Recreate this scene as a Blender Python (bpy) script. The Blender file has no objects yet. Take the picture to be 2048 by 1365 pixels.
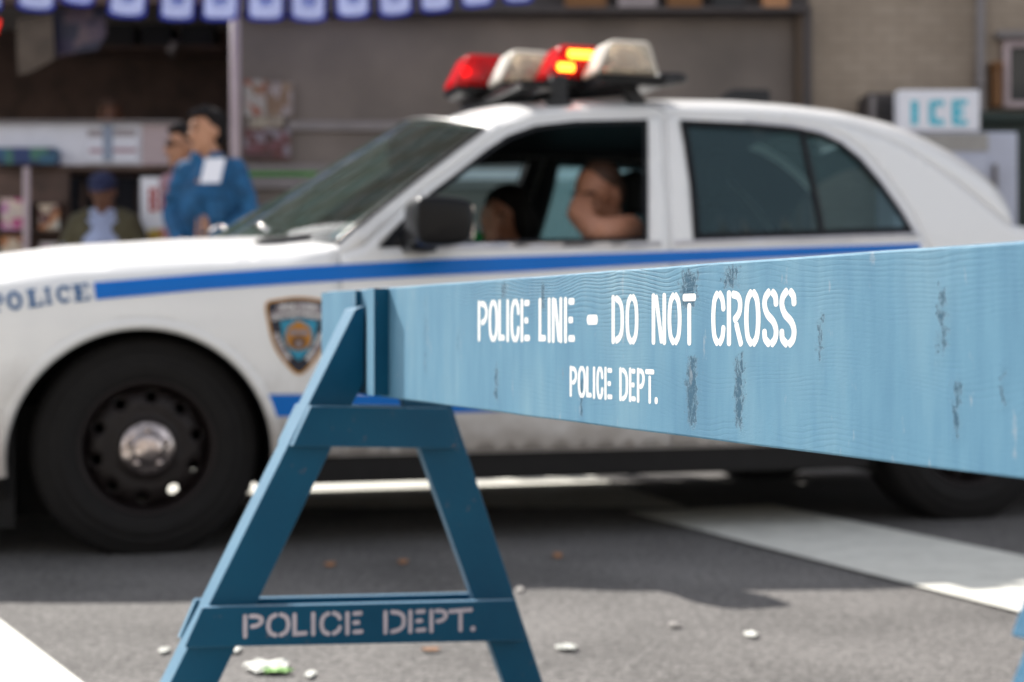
import bpy, bmesh, math, random
import numpy as np
from mathutils import Vector, Matrix
from mathutils.geometry import delaunay_2d_cdt
random.seed(7)
sc = bpy.context.scene
COL = sc.collection

# ------------------------------------------------------------------ camera
F, H, HY, CX = 3100.0, 0.699, 655.0, 1024.0      # focal length in photo pixels, eye height, horizon row
cam = bpy.data.cameras.new("camera"); camo = bpy.data.objects.new("camera", cam); COL.objects.link(camo)
camo.location = (0, 0, H); camo.rotation_euler = (math.pi/2, 0, 0)
cam.sensor_width = 36; cam.lens = F/2048*36; cam.shift_y = -(682.5-HY)/2048
cam.clip_start = 0.02; cam.clip_end = 400
cam.dof.use_dof = True; cam.dof.focus_distance = 1.60; cam.dof.aperture_fstop = 4.5
sc.camera = camo
# ------------------------------------------------------------------ light
SD = Vector((.765, -.845, -1.0)).normalized()     # direction sunlight travels
w = bpy.data.worlds.new("World"); sc.world = w; w.use_nodes = True
nt = w.node_tree; nt.nodes.clear()
sky = nt.nodes.new("ShaderNodeTexSky"); sky.sky_type = 'NISHITA'; sky.sun_disc = False
sky.sun_elevation = math.asin(-SD.z); sky.sun_rotation = math.atan2(-SD.x, -SD.y) % (2*math.pi)
bg = nt.nodes.new("ShaderNodeBackground"); bg.inputs[1].default_value = 0.128
wo = nt.nodes.new("ShaderNodeOutputWorld")
hs = nt.nodes.new('ShaderNodeHueSaturation'); hs.inputs['Saturation'].default_value = .30; nt.links.new(sky.outputs[0], hs.inputs['Color']); nt.links.new(hs.outputs[0], bg.inputs[0]); nt.links.new(bg.outputs[0], wo.inputs[0])
sl = bpy.data.lights.new("sun", 'SUN'); sl.energy = 4.4; sl.angle = math.radians(.5); sl.color = (1, .955, .89)
so = bpy.data.objects.new("sun", sl); COL.objects.link(so); so.location = (-6, 6, 8)
so.rotation_euler = SD.to_track_quat('-Z', 'Y').to_euler()
sc.view_settings.view_transform = 'Standard'; sc.view_settings.look = 'None'
sc.view_settings.exposure = 1.12; sc.view_settings.gamma = 1.0
sc.view_settings.use_curve_mapping = False

# ------------------------------------------------------------------ helpers
def tag(o, label=None, cat=None, group=None, kind=None):
    if label: o['label'] = label
    if cat: o['category'] = cat
    if group: o['group'] = group
    if kind: o['kind'] = kind
    return o
def obj(name, verts, faces, m, parent=None, smooth=False, mods=None):
    me = bpy.data.meshes.new(name)
    me.from_pydata([tuple(map(float, v)) for v in verts], [], [tuple(f) for f in faces]); me.update()
    bm = bmesh.new(); bm.from_mesh(me); bmesh.ops.recalc_face_normals(bm, faces=bm.faces); bm.to_mesh(me); bm.free()
    o = bpy.data.objects.new(name, me); COL.objects.link(o)
    for mm in (m if isinstance(m, (list, tuple)) else [m]): me.materials.append(mm)
    if smooth: me.polygons.foreach_set('use_smooth', [True]*len(me.polygons))
    if parent: o.parent = parent
    return o
def bevel(o, w=.004, seg=2, ang=35):
    b = o.modifiers.new('b', 'BEVEL'); b.width = w; b.segments = seg; b.limit_method = 'ANGLE'; b.angle_limit = math.radians(ang)
    return o
def empty(name, loc=(0, 0, 0), rz=0, parent=None):
    o = bpy.data.objects.new(name, None); COL.objects.link(o); o.location = loc; o.rotation_euler = (0, 0, rz)
    o.empty_display_size = .1
    if parent: o.parent = parent
    return o
class MB:
    def __init__(s): s.v = []; s.f = []; s.m = []
    def add(s, v, f, mi=0):
        n = len(s.v); s.v += [tuple(p) for p in v]; s.f += [tuple(i+n for i in q) for q in f]; s.m += [mi]*len(f)
    def box(s, x0, x1, y0, y1, z0, z1, mi=0):
        s.add([(x0,y0,z0),(x1,y0,z0),(x1,y1,z0),(x0,y1,z0),(x0,y0,z1),(x1,y0,z1),(x1,y1,z1),(x0,y1,z1)],
              [(0,3,2,1),(4,5,6,7),(0,1,5,4),(1,2,6,5),(2,3,7,6),(3,0,4,7)], mi)
    def prism(s, poly, y0, y1, mi=0):     # poly in (x,z), extruded along y
        n = len(poly)
        s.add([(x, y0, z) for x, z in poly]+[(x, y1, z) for x, z in poly],
              [tuple(range(n)), tuple(range(2*n-1, n-1, -1))]+[(i, (i+1) % n, n+(i+1) % n, n+i) for i in range(n)], mi)
    def tube(s, pts, r, n=10, mi=0, cap=True):
        pts = [Vector(p) for p in pts]; rs = r if isinstance(r, (list, tuple)) else [r]*len(pts)
        rings = []; up = None
        for i, p in enumerate(pts):
            d = (pts[min(i+1, len(pts)-1)]-pts[max(i-1, 0)]).normalized()
            a = d.orthogonal().normalized() if up is None else (up-d*up.dot(d)).normalized()
            up = a; b = d.cross(a)
            rings.append([p+(a*math.cos(t)+b*math.sin(t))*rs[i] for t in [2*math.pi*k/n for k in range(n)]])
        v = [q for rg in rings for q in rg]
        f = [(i*n+k, i*n+(k+1) % n, (i+1)*n+(k+1) % n, (i+1)*n+k) for i in range(len(pts)-1) for k in range(n)]
        if cap: f += [tuple(range(n-1, -1, -1)), tuple(range((len(pts)-1)*n, len(pts)*n))]
        s.add(v, f, mi)
    def ell(s, c, r, n=16, m=10, rot=None, mi=0):
        v = []; R = rot or Matrix.Identity(3)
        c = Vector(c)
        v.append(c+R@Vector((0, 0, r[2])))
        for i in range(1, m):
            a = math.pi*i/m
            for k in range(n):
                t = 2*math.pi*k/n
                v.append(c+R@Vector((r[0]*math.sin(a)*math.cos(t), r[1]*math.sin(a)*math.sin(t), r[2]*math.cos(a))))
        v.append(c-R@Vector((0, 0, r[2])))
        f = [(0, 1+k, 1+(k+1) % n) for k in range(n)]
        for i in range(m-2):
            for k in range(n):
                a = 1+i*n; b = a+n
                f.append((a+k, b+k, b+(k+1) % n, a+(k+1) % n))
        a = 1+(m-2)*n; L = len(v)-1
        f += [(a+(k+1) % n, a+k, L) for k in range(n)]
        s.add(v, f, mi)
    def cap(s, a, b, ra, rb):            # capsule with two radii
        a = Vector(a); b = Vector(b)
        s.tube([a, a.lerp(b, .5), b], [ra, (ra+rb)/2, rb], 14)
        s.ell(a, (ra, ra, ra), 14, 8); s.ell(b, (rb, rb, rb), 14, 8)
    def lathe(s, prof, n=48, axis='y', c=(0, 0, 0), mi=0):   # prof: (r, a)
        v = []; m = len(prof)
        for k in range(n):
            t = 2*math.pi*k/n
            for r, a in prof:
                if axis == 'y': v.append((c[0]+r*math.cos(t), c[1]+a, c[2]+r*math.sin(t)))
                else: v.append((c[0]+r*math.cos(t), c[1]+r*math.sin(t), c[2]+a))
        f = [(k*m+i, k*m+i+1, ((k+1) % n)*m+i+1, ((k+1) % n)*m+i) for k in range(n) for i in range(m-1)]
        s.add(v, f, mi)
    def build(s, name, m, parent=None, smooth=False):
        o = obj(name, s.v, s.f, m, parent, smooth)
        if any(s.m): o.data.polygons.foreach_set('material_index', s.m)
        return o
def pip(P, poly):
    x, z = P[:, 0], P[:, 1]; ins = np.zeros(len(P), bool); n = len(poly); j = n-1
    for i in range(n):
        xi, zi = poly[i]; xj, zj = poly[j]
        c = ((zi > z) != (zj > z))
        with np.errstate(divide='ignore', invalid='ignore'):
            xx = (xj-xi)*(z-zi)/((zj-zi) if zj != zi else 1e-12)+xi
        ins ^= c & (x < xx); j = i
    return ins
def dens(poly, d):
    out = []; n = len(poly)
    for i in range(n):
        a = np.array(poly[i], float); b = np.array(poly[(i+1) % n], float)
        k = max(1, int(np.ceil(np.linalg.norm(b-a)/d)))
        out += [tuple(a+(b-a)*t/k) for t in range(k)]
    return out
def cdt(outers, holes=(), step=None, bd=None):
    """triangles of union(outers) minus holes, in the plane"""
    bd = bd or step or 9
    polys = [dens(p, bd) for p in outers]; hp = [dens(p, bd) for p in holes]
    V = []; E_ = []
    for p in polys+hp:
        n0 = len(V); V += p; E_ += [(n0+i, n0+(i+1) % len(p)) for i in range(len(p))]
    if step:
        A = np.array(V); x0, z0 = A.min(0); x1, z1 = A.max(0)
        g = np.array([(x, z) for x in np.arange(x0+step*.37, x1, step) for z in np.arange(z0+step*.41, z1, step)])
        if len(g):
            dmin = np.full(len(g), 9.)
            for q in A: dmin = np.minimum(dmin, np.abs(g-q).sum(1))
            g = g[dmin > step*.6]
            V += [tuple(q) for q in g]
    r = delaunay_2d_cdt([Vector(v) for v in V], E_, [], 0, 1e-6)
    vv = np.array([(v.x, v.y) for v in r[0]]); ff = [tuple(f) for f in r[2]]
    cen = np.array([vv[list(f)].mean(0) for f in ff])
    ok = np.zeros(len(ff), bool)
    for p in polys: ok |= pip(cen, p)
    for p in hp: ok &= ~pip(cen, p)
    ff = [f for f, k in zip(ff, ok) if k]
    used = sorted({i for f in ff for i in f}); mp = {u: i for i, u in enumerate(used)}
    return vv[used], [tuple(mp[i] for i in f) for f in ff]
def catmull(pts, k=5, closed=False):
    P = [np.array(p, float) for p in pts]; n = len(P)
    if n < 3 and not closed: return [tuple(p) for p in P]
    out = []; rng = n if closed else n-1
    for i in range(rng):
        if closed: a, b, c, d = P[(i-1) % n], P[i], P[(i+1) % n], P[(i+2) % n]
        else: a, b, c, d = P[max(i-1, 0)], P[i], P[i+1], P[min(i+2, n-1)]
        for j in range(k):
            t = j/k
            out.append(tuple(.5*((2*b)+(-a+c)*t+(2*a-5*b+4*c-d)*t*t+(-a+3*b-3*c+d)*t**3)))
    if not closed: out.append(tuple(P[-1]))
    return out
def rot2(pts, a, c=(0, 0)):
    return [(c[0]+(x-c[0])*math.cos(a)-(z-c[1])*math.sin(a), c[1]+(x-c[0])*math.sin(a)+(z-c[1])*math.cos(a)) for x, z in pts]
def circ(cx, cz, r, n=24, rz=None):
    return [(cx+r*math.cos(2*math.pi*i/n), cz+(rz or r)*math.sin(2*math.pi*i/n)) for i in range(n)]
def ribbon(pts, w, caps=True):            # thick polyline -> closed polygon with rounded ends
    P = [np.array(p, float) for p in pts]; L = []; R = []
    for i, p in enumerate(P):
        if i == 0: d = P[1]-P[0]; k = 1
        elif i == len(P)-1: d = P[-1]-P[-2]; k = 1
        else:
            d1 = P[i]-P[i-1]; d2 = P[i+1]-P[i]; d1 = d1/np.linalg.norm(d1); d2 = d2/np.linalg.norm(d2); d = d1+d2
            k = 1/max(.5, math.sqrt(max(.01, (1+d1.dot(d2))/2)))
        d = d/np.linalg.norm(d); nn = np.array([-d[1], d[0]])*w/2*k
        L.append(p+nn); R.append(p-nn)
    out = [tuple(q) for q in L]
    def cap_(p, d):
        d = d/np.linalg.norm(d); nn = np.array([-d[1], d[0]])
        return [tuple(p+nn*w/2*math.cos(a)+d*w/2*.7*math.sin(a)) for a in np.linspace(0, math.pi, 6)[1:-1]]
    if caps: out += cap_(P[-1], P[-1]-P[-2])
    out += [tuple(q) for q in reversed(R)]
    if caps: out += cap_(P[0], P[0]-P[1])
    return out
# stencil glyphs: strokes in a unit box
def _sm(p): return catmull(p, 4)
_OL = [(.42,.97),(.2,.83),(.12,.5),(.2,.17),(.42,.03)]
_OR = [(1-x, z) for x, z in _OL]
G = {
 'P': [[(.12,.02),(.12,.98)], _sm([(.36,.94),(.68,.91),(.87,.79),(.87,.63),(.68,.5),(.42,.46)])],
 'O': [_sm(_OL), _sm(_OR)],
 'L': [[(.13,.98),(.13,.08),(.85,.08)]],
 'I': [[(.5,.02),(.5,.98)]],
 'C': [_sm(_OL), _sm([(.6,.97),(.8,.86),(.88,.68)]), _sm([(.88,.32),(.8,.14),(.6,.03)])],
 'E': [[(.12,.02),(.12,.98)], [(.48,.92),(.88,.92)], [(.48,.5),(.74,.5)], [(.48,.08),(.92,.08)]],
 'N': [[(.1,.02),(.1,.98)], [(.3,.95),(.7,.05)], [(.9,.02),(.9,.98)]],
 'D': [[(.12,.02),(.12,.98)], _sm([(.38,.95),(.68,.88),(.87,.7),(.87,.3),(.68,.12),(.38,.05)])],
 'T': [[(.02,.92),(.98,.92)], [(.5,.76),(.5,.02)]],
 'R': [[(.12,.02),(.12,.98)], _sm([(.38,.95),(.72,.91),(.87,.78),(.8,.6),(.5,.47)]), [(.62,.38),(.92,.02)]],
 'S': [_sm([(.42,.97),(.18,.87),(.13,.72),(.32,.56),(.7,.43),(.88,.28),(.82,.12),(.6,.03)]),
       _sm([(.66,.96),(.84,.88),(.88,.75)]), _sm([(.12,.25),(.16,.12),(.4,.03)])],
 'A': [[(.08,.02),(.42,.98)], [(.6,.98),(.92,.02)], [(.36,.3),(.64,.3)]],
 'M': [[(.06,.02),(.1,.98)], [(.26,.95),(.47,.4)], [(.56,.4),(.76,.95)], [(.9,.98),(.94,.02)]],
 'Y': [[(.08,.98),(.4,.5)], [(.92,.98),(.6,.5)], [(.5,.42),(.5,.02)]],
 'F': [[(.12,.02),(.12,.98)], [(.42,.92),(.88,.92)], [(.42,.5),(.74,.5)]],
 'W': [[(.06,.98),(.24,.03)], [(.34,.03),(.48,.8)], [(.56,.8),(.66,.03)], [(.76,.03),(.94,.98)]],
 'K': [[(.12,.02),(.12,.98)], [(.88,.98),(.4,.52)], [(.42,.42),(.9,.02)]],
 '-': [[(.12,.5),(.88,.5)]], '.': [[(.5,.04),(.5,.12)]],
}
def glyph_polys(ch, x0, x1, z0, z1, sw):
    out = []
    for st in G[ch]:
        p = [(x0+sw/2+(x1-x0-sw)*(a-.1)/.8, z0+sw/2*.6+(z1-z0-sw*.6)*b) for a, b in st]
        out.append(ribbon(p, sw*(1.5 if ch == '-' else 1.25 if ch == '.' else 1)))
    return out

# streak positions along the plank (metres from the far end, half width, bottom, top, strength)
def _st(px):
    k = (px-CX)/F; f_ = lambda p: (((p-CX)/F)*2.68+.25)/(.3968+((p-CX)/F)*.9179); return f_(px)-f_(653)
STREAKS = [(_st(a), w_, b, c, d) for a, w_, b, c, d in (
    (915, .004, .66, .70, .8), (993, .010, .585, .655, .9), (1009, .012, .735, .765, .9), (1086, .006, .72, .765, 1.1), (1163, .0035, .585, .64, 1.3),
    (1378, .022, .715, .765, 1.2), (1384, .013, .585, .675, 1.25), (1462, .02, .735, .765, .9), (1478, .011, .585, .680, 1.1),
    (1640, .006, .66, .72, .8), (1885, .010, .665, .74, .85), (1914, .008, .60, .665, .8), (2005, .006, .63, .68, .6), (700, .01, .6, .76, .5), (850, .012, .6, .765, .55))]

# ------------------------------------------------------------------ materials
class NT:
    def __init__(s, name):
        s.m = bpy.data.materials.new(name); s.m.use_nodes = True; s.t = s.m.node_tree
        s.b = s.t.nodes['Principled BSDF']; s.o = s.t.nodes['Material Output']
    def n(s, typ, **k):
        x = s.t.nodes.new('ShaderNode'+typ)
        for a, b in k.items():
            if a.startswith('i_'): x.inputs[a[2:].replace('_', ' ')].default_value = b
            else: setattr(x, a, b)
        return x
    def l(s, a, b): s.t.links.new(a, b)
    def coord(s, scale=(1, 1, 1), loc=(0, 0, 0)):
        tc = s.n('TexCoord'); mp = s.n('Mapping'); mp.inputs['Scale'].default_value = scale; mp.inputs['Location'].default_value = loc
        s.l(tc.outputs['Object'], mp.inputs['Vector']); return mp.outputs[0]
    def noise(s, vec, scale, detail=4, rough=.55, dist=0):
        x = s.n('TexNoise'); x.inputs['Scale'].default_value = scale; x.inputs['Detail'].default_value = detail
        x.inputs['Roughness'].default_value = rough; x.inputs['Distortion'].default_value = dist
        s.l(vec, x.inputs['Vector']); return x.outputs['Fac']
    def ramp(s, fac, stops):
        x = s.n('ValToRGB'); e = x.color_ramp.elements
        while len(e) < len(stops): e.new(.5)
        for q, (p, c) in zip(e, stops): q.position = p; q.color = (*c, 1) if len(c) == 3 else c
        s.l(fac, x.inputs[0]); return x.outputs[0]
    def mix(s, fac, a, b, typ='MIX'):
        x = s.n('Mix', data_type='RGBA', blend_type=typ)
        for v, i in ((fac, 0), (a, 6), (b, 7)):
            if hasattr(v, 'links'): s.l(v, x.inputs[i])
            else: x.inputs[i].default_value = v if i == 0 else (*v, 1)
        return x.outputs[2]
    def math(s, op, a, b=0, c=None):
        x = s.n('Math', operation=op)
        for v, i in ((a, 0), (b, 1), (c, 2)):
            if v is None: continue
            if hasattr(v, 'links'): s.l(v, x.inputs[i])
            else: x.inputs[i].default_value = v
        return x.outputs[0]
    def bump(s, h, strength=.3, dist=.002):
        x = s.n('Bump'); x.inputs['Strength'].default_value = strength; x.inputs['Distance'].default_value = dist
        s.l(h, x.inputs['Height']); s.l(x.outputs[0], s.b.inputs['Normal']); return x
def pm(name, col, rough=.5, metal=0, spec=.5, coat=0, var=.12, vs=6, emis=None, es=0):
    q = NT(name); v = q.coord()
    f = q.noise(v, vs)
    c = q.ramp(f, [(.3, tuple(x*(1-var) for x in col)), (.7, tuple(min(1, x*(1+var)) for x in col))])
    q.l(c, q.b.inputs['Base Color'])
    r = q.math('MULTIPLY_ADD', q.noise(v, vs*4), .15, rough-.075); q.l(r, q.b.inputs['Roughness'])
    q.b.inputs['Metallic'].default_value = metal; q.b.inputs['Specular IOR Level'].default_value = spec
    q.b.inputs['Coat Weight'].default_value = coat; q.b.inputs['Coat Roughness'].default_value = .06
    if emis: q.b.inputs['Emission Color'].default_value = (*emis, 1); q.b.inputs['Emission Strength'].default_value = es
    return q.m
def glass(name, tint, diff=0.0, dcol=(.5, .5, .5), ior=1.45, rough=.01, edge=0):
    q = NT(name); q.t.nodes.remove(q.b)
    tr = q.n('BsdfTransparent'); tr.inputs[0].default_value = (*tint, 1)
    gl = q.n('BsdfGlossy'); gl.inputs['Roughness'].default_value = rough
    fr = q.n('Fresnel'); fr.inputs['IOR'].default_value = ior
    mx = q.n('MixShader'); q.l(fr.outputs[0], mx.inputs[0]); q.l(tr.outputs[0], mx.inputs[1]); q.l(gl.outputs[0], mx.inputs[2])
    last = mx
    if diff:
        tl = q.n('BsdfTranslucent'); tl.inputs[0].default_value = (*dcol, 1)
        df = q.n('BsdfDiffuse'); df.inputs[0].default_value = (*dcol, 1)
        m2 = q.n('MixShader'); m2.inputs[0].default_value = .5; q.l(tl.outputs[0], m2.inputs[1]); q.l(df.outputs[0], m2.inputs[2])
        m3 = q.n('MixShader'); m3.inputs[0].default_value = diff
        if edge:
            lw = q.n('LayerWeight'); lw.inputs['Blend'].default_value = .5
            q.l(q.math('MULTIPLY_ADD', q.math('POWER', lw.outputs['Facing'], 1.3), edge, diff), m3.inputs[0])
        q.l(mx.outputs[0], m3.inputs[1]); q.l(m2.outputs[0], m3.inputs[2]); last = m3
    q.l(last.outputs[0], q.o.inputs[0]); return q.m

def asphalt_mat():
    q = NT('asphalt'); v = q.coord()
    a = q.noise(v, 130, 3, .7); b = q.noise(v, 45, 4, .75); c = q.noise(v, 1.3, 4); 
    vo = q.n('TexVoronoi'); vo.inputs['Scale'].default_value = 120; q.l(v, vo.inputs['Vector'])
    f = q.math('ADD', q.math('MULTIPLY', a, .42), q.math('ADD', q.math('MULTIPLY', b, .44), q.math('MULTIPLY', c, .24)))
    col = q.ramp(f, [(.40, (.036, .034, .034)), (.51, (.096, .091, .088)), (.62, (.205, .195, .187))])
    sp = q.ramp(vo.outputs['Color'], [(.82, (0, 0, 0)), (.95, (1, 1, 1))])
    col = q.mix(q.math('MULTIPLY', sp, .35), col, (.3, .28, .27))
    q.l(col, q.b.inputs['Base Color']); q.b.inputs['Roughness'].default_value = .85; q.b.inputs['Specular IOR Level'].default_value = .2
    q.bump(q.math('ADD', a, q.math('ADD', b, q.math('MULTIPLY', vo.outputs['Distance'], .6))), .7, .006); return q.m
def roadpaint_mat():
    q = NT('road_paint'); v = q.coord()
    a = q.noise(v, 9, 6, .7); b = q.noise(v, 120, 3, .7)
    col = q.ramp(a, [(.3, (.52, .51, .46)), (.55, (.64, .63, .57)), (.8, (.70, .68, .62))])
    wear = q.ramp(q.math('ADD', q.math('MULTIPLY', b, .5), q.math('MULTIPLY', a, .55)), [(.33, (1, 1, 1)), (.4, (0, 0, 0))])
    col = q.mix(wear, col, (.18, .17, .16))
    q.l(col, q.b.inputs['Base Color']); q.b.inputs['Roughness'].default_value = .75
    q.bump(b, .4, .003); return q.m
def plank_mat():
    """weathered light blue paint over softwood: raised grain, knots, dark checks"""
    q = NT('weathered_blue_paint'); v = q.coord()
    sep = q.n('SeparateXYZ'); q.l(v, sep.inputs[0]); X, Z = sep.outputs[0], sep.outputs[2]
    w1 = q.noise(q.coord((2.6, 0, 5)), 1, 2, .5); w2 = q.noise(q.coord((9, 0, 14)), 1, 2, .5)
    zz = q.math('ADD', Z, q.math('ADD', q.math('MULTIPLY', w1, .10), q.math('MULTIPLY', w2, .014)))
    jit = q.math('MULTIPLY', q.noise(q.coord((70, 0, 260)), 1, 5, .8), .0045)
    ring = q.math('SINE', q.math('MULTIPLY', q.math('ADD', zz, jit), 1250.))
    ring = q.math('POWER', q.math('MULTIPLY_ADD', ring, .5, .5), 4)
    # grain shows strongly along the upper edge of the middle, faintly elsewhere
    up = q.math('MULTIPLY', q.ramp(q.math('MULTIPLY', Z, 1.0), [(.690, (0, 0, 0)), (.745, (1, 1, 1))]), q.ramp(X, [(.55, (.05, .05, .05)), (.85, (1, 1, 1))]))
    up = q.math('MULTIPLY', up, q.ramp(q.math('MULTIPLY', X, .5), [(.62, (1, 1, 1)), (.72, (.15, .15, .15))]))
    msk = q.ramp(q.noise(q.coord((5, 0, 16), (2.3, 0, .4)), 1, 4, .65), [(.45, (0, 0, 0)), (.68, (1, 1, 1))])
    mask = q.math('MINIMUM', q.math('ADD', q.math('MULTIPLY', q.math('MULTIPLY', up, q.ramp(q.noise(q.coord((22, 0, 30), (4, 0, 1)), 1, 4, .7), [(.35, (.15, .15, .15)), (.6, (1, 1, 1))])), .9), q.math('MULTIPLY', msk, .20)), 1.0)
    rm = q.math('MULTIPLY', ring, mask)
    fine = q.noise(q.coord((160, 60, 420)), 1, 5, .75); fine2 = q.noise(q.coord((260, 60, 300)), 1, 3, .7)
    # checks and knots: dark rough vertical streaks at their places along the board
    tot = None
    wobx = q.math('MULTIPLY', q.math('SUBTRACT', q.noise(q.coord((8, 0, 22), (7, 0, 0)), 1, 5, .75), .5), .022)
    Xw = q.math('ADD', X, wobx)
    brk = q.noise(q.coord((150, 0, 85), (1.1, 0, 5)), 1, 6, .8)
    for s_, w_, za, zb, k in STREAKS:
        d = q.math('DIVIDE', q.math('SUBTRACT', Xw, s_), w_)
        g = q.math('POWER', 2.718, q.math('MULTIPLY', q.math('MULTIPLY', d, d), -1.0))
        dz = q.math('DIVIDE', q.math('SUBTRACT', Z, (za+zb)/2), (zb-za)/2)
        gz = q.math('MAXIMUM', q.math('SUBTRACT', 1.0, q.math('POWER', q.math('ABSOLUTE', dz), 4)), 0)
        g = q.math('MULTIPLY', q.math('MULTIPLY', g, gz), k)
        tot = g if tot is None else q.math('MAXIMUM', tot, g)
    stk = q.ramp(q.math('ADD', q.math('MULTIPLY', tot, .62), q.math('MULTIPLY', q.math('SUBTRACT', brk, .5), 2.6)), [(.38, (0, 0, 0)), (.60, (1, 1, 1))])
    stk = q.math('MULTIPLY', stk, q.ramp(tot, [(.05, (0, 0, 0)), (.25, (1, 1, 1))]))
    h = q.math('ADD', q.math('MULTIPLY', rm, -.8), q.math('MULTIPLY', fine, .30))
    h = q.math('ADD', h, q.math('ADD', q.math('MULTIPLY', stk, -1.2), q.math('MULTIPLY', fine2, q.math('MULTIPLY', tot, .9))))
    h = q.math('ADD', h, q.math('MULTIPLY', q.noise(q.coord((14, 0, 9)), 1, 3), .5))
    base = q.ramp(q.noise(q.coord((7, 0, 2.2)), 1, 4, .6), [(.3, (.070, .180, .275)), (.5, (.093, .218, .315)), (.72, (.138, .262, .342))])
    st = q.ramp(q.noise(q.coord((48, 0, 5)), 1, 4, .6), [(.33, (.82, .88, .92)), (.67, (1.09, 1.07, 1.05))])
    base = q.mix(.85, base, st, 'MULTIPLY')
    base = q.mix(q.math('MULTIPLY', rm, .62), base, (.03, .09, .14))
    base = q.mix(q.math('MULTIPLY', stk, .85), base, (.008, .060, .11))
    nl = q.ramp(q.noise(q.coord((38, 0, 11), (9, 0, 3)), 1, 5, .7), [(.62, (0, 0, 0)), (.67, (1, 1, 1))])
    base = q.mix(q.math('MULTIPLY', nl, .42), base, (.30, .33, .36))
    rs = q.ramp(q.noise(q.coord((42, 0, 13), (3, 0, 8)), 1, 5, .7), [(.69, (0, 0, 0)), (.73, (1, 1, 1))])
    base = q.mix(q.math('MULTIPLY', rs, .35), base, (.20, .13, .10))
    q.l(base, q.b.inputs['Base Color']); q.b.inputs['Roughness'].default_value = .62; q.b.inputs['Specular IOR Level'].default_value = .3
    q.bump(h, .6, .0011); return q.m
def framepaint_mat():
    q = NT('blue_frame_paint'); v = q.coord()
    n1 = q.noise(v, 7, 5, .6); n2 = q.noise(v, 38, 5, .7); n3 = q.noise(v, 90, 4, .6)
    base = q.ramp(n1, [(.3, (.0, .050, .106)), (.7, (.001, .068, .132))])
    ch = q.ramp(q.math('ADD', q.math('MULTIPLY', n2, .6), q.math('MULTIPLY', n1, .4)), [(.60, (0, 0, 0)), (.645, (1, 1, 1))])
    base = q.mix(q.math('MULTIPLY', ch, .65), base, (.20, .11, .07))
    q.l(base, q.b.inputs['Base Color']); q.b.inputs['Roughness'].default_value = .36; q.b.inputs['Specular IOR Level'].default_value = .45
    q.b.inputs['Sheen Weight'].default_value = .9; q.b.inputs['Sheen Roughness'].default_value = .35; q.b.inputs['Sheen Tint'].default_value = (.55, .8, 1, 1); q.b.inputs['Specular Tint'].default_value = (.55, .8, 1, 1)
    q.bump(q.math('ADD', n3, q.math('MULTIPLY', n2, .8)), .35, .0015); return q.m
def carpaint_mat():
    q = NT('white_car_paint'); v = q.coord()
    sep = q.n('SeparateXYZ'); q.l(v, sep.inputs[0])
    n = q.noise(v, 5, 6, .7); n2 = q.noise(v, 60, 4, .7)
    # road grime along the sills, deepened to carry the lower body's self-shading too
    low = q.math('SUBTRACT', 1.15, q.math('MULTIPLY', sep.outputs[2], 1.75))
    g = q.math('ADD', low, q.math('MULTIPLY', q.math('SUBTRACT', n, .5), .9))
    g = q.ramp(g, [(.12, (0, 0, 0)), (.62, (1, 1, 1))])
    c = q.mix(q.math('MULTIPLY', g, .72), (.82, .81, .80), (.25, .205, .172))
    c = q.mix(q.math('MULTIPLY', q.ramp(n2, [(.62, (0, 0, 0)), (.7, (1, 1, 1))]), .12), c, (.45, .40, .36))
    q.l(c, q.b.inputs['Base Color']); q.b.inputs['Roughness'].default_value = .38
    q.b.inputs['Coat Weight'].default_value = .6; q.b.inputs['Coat Roughness'].default_value = .08
    return q.m
def brick_mat(name, c1, c2, mortar, sc_=1.0, bw=.2, rh=.065):
    q = NT(name); tc = q.n('TexCoord'); sp = q.n('SeparateXYZ'); cb = q.n('CombineXYZ')
    q.l(tc.outputs['Object'], sp.inputs[0]); q.l(sp.outputs[0], cb.inputs[0]); q.l(sp.outputs[2], cb.inputs[1])
    b = q.n('TexBrick'); b.inputs['Scale'].default_value = sc_; b.inputs['Brick Width'].default_value = bw
    b.inputs['Row Height'].default_value = rh; b.inputs['Mortar Size'].default_value = .008
    b.inputs['Color1'].default_value = (*c1, 1); b.inputs['Color2'].default_value = (*c2, 1); b.inputs['Mortar'].default_value = (*mortar, 1)
    q.l(cb.outputs[0], b.inputs['Vector'])
    n = q.noise(tc.outputs['Object'], 2.2, 5, .6)
    c = q.mix(.8, b.outputs['Color'], q.ramp(n, [(.3, (.72, .70, .68)), (.7, (1.1, 1.1, 1.1))]), 'MULTIPLY')
    q.l(c, q.b.inputs['Base Color']); q.b.inputs['Roughness'].default_value = .85
    q.bump(b.outputs['Fac'], -.5, .01); return q.m
def print_mat(name, cols, scale=14, rough=.5):
    q = NT(name); v = q.coord()
    vo = q.n('TexVoronoi'); vo.inputs['Scale'].default_value = scale; vo.distance = 'CHEBYCHEV'; q.l(v, vo.inputs['Vector'])
    sp = q.n('SeparateColor'); q.l(vo.outputs['Color'], sp.inputs[0])
    st = [(i/len(cols), c) for i, c in enumerate(cols)]
    r = q.n('ValToRGB'); r.color_ramp.interpolation = 'CONSTANT'; e = r.color_ramp.elements
    while len(e) < len(st): e.new(.5)
    for k, (p, c) in zip(e, st): k.position = p; k.color = (*c, 1)
    q.l(sp.outputs[0], r.inputs[0]); q.l(r.outputs[0], q.b.inputs['Base Color']); q.b.inputs['Roughness'].default_value = rough
    return q.m
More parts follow.
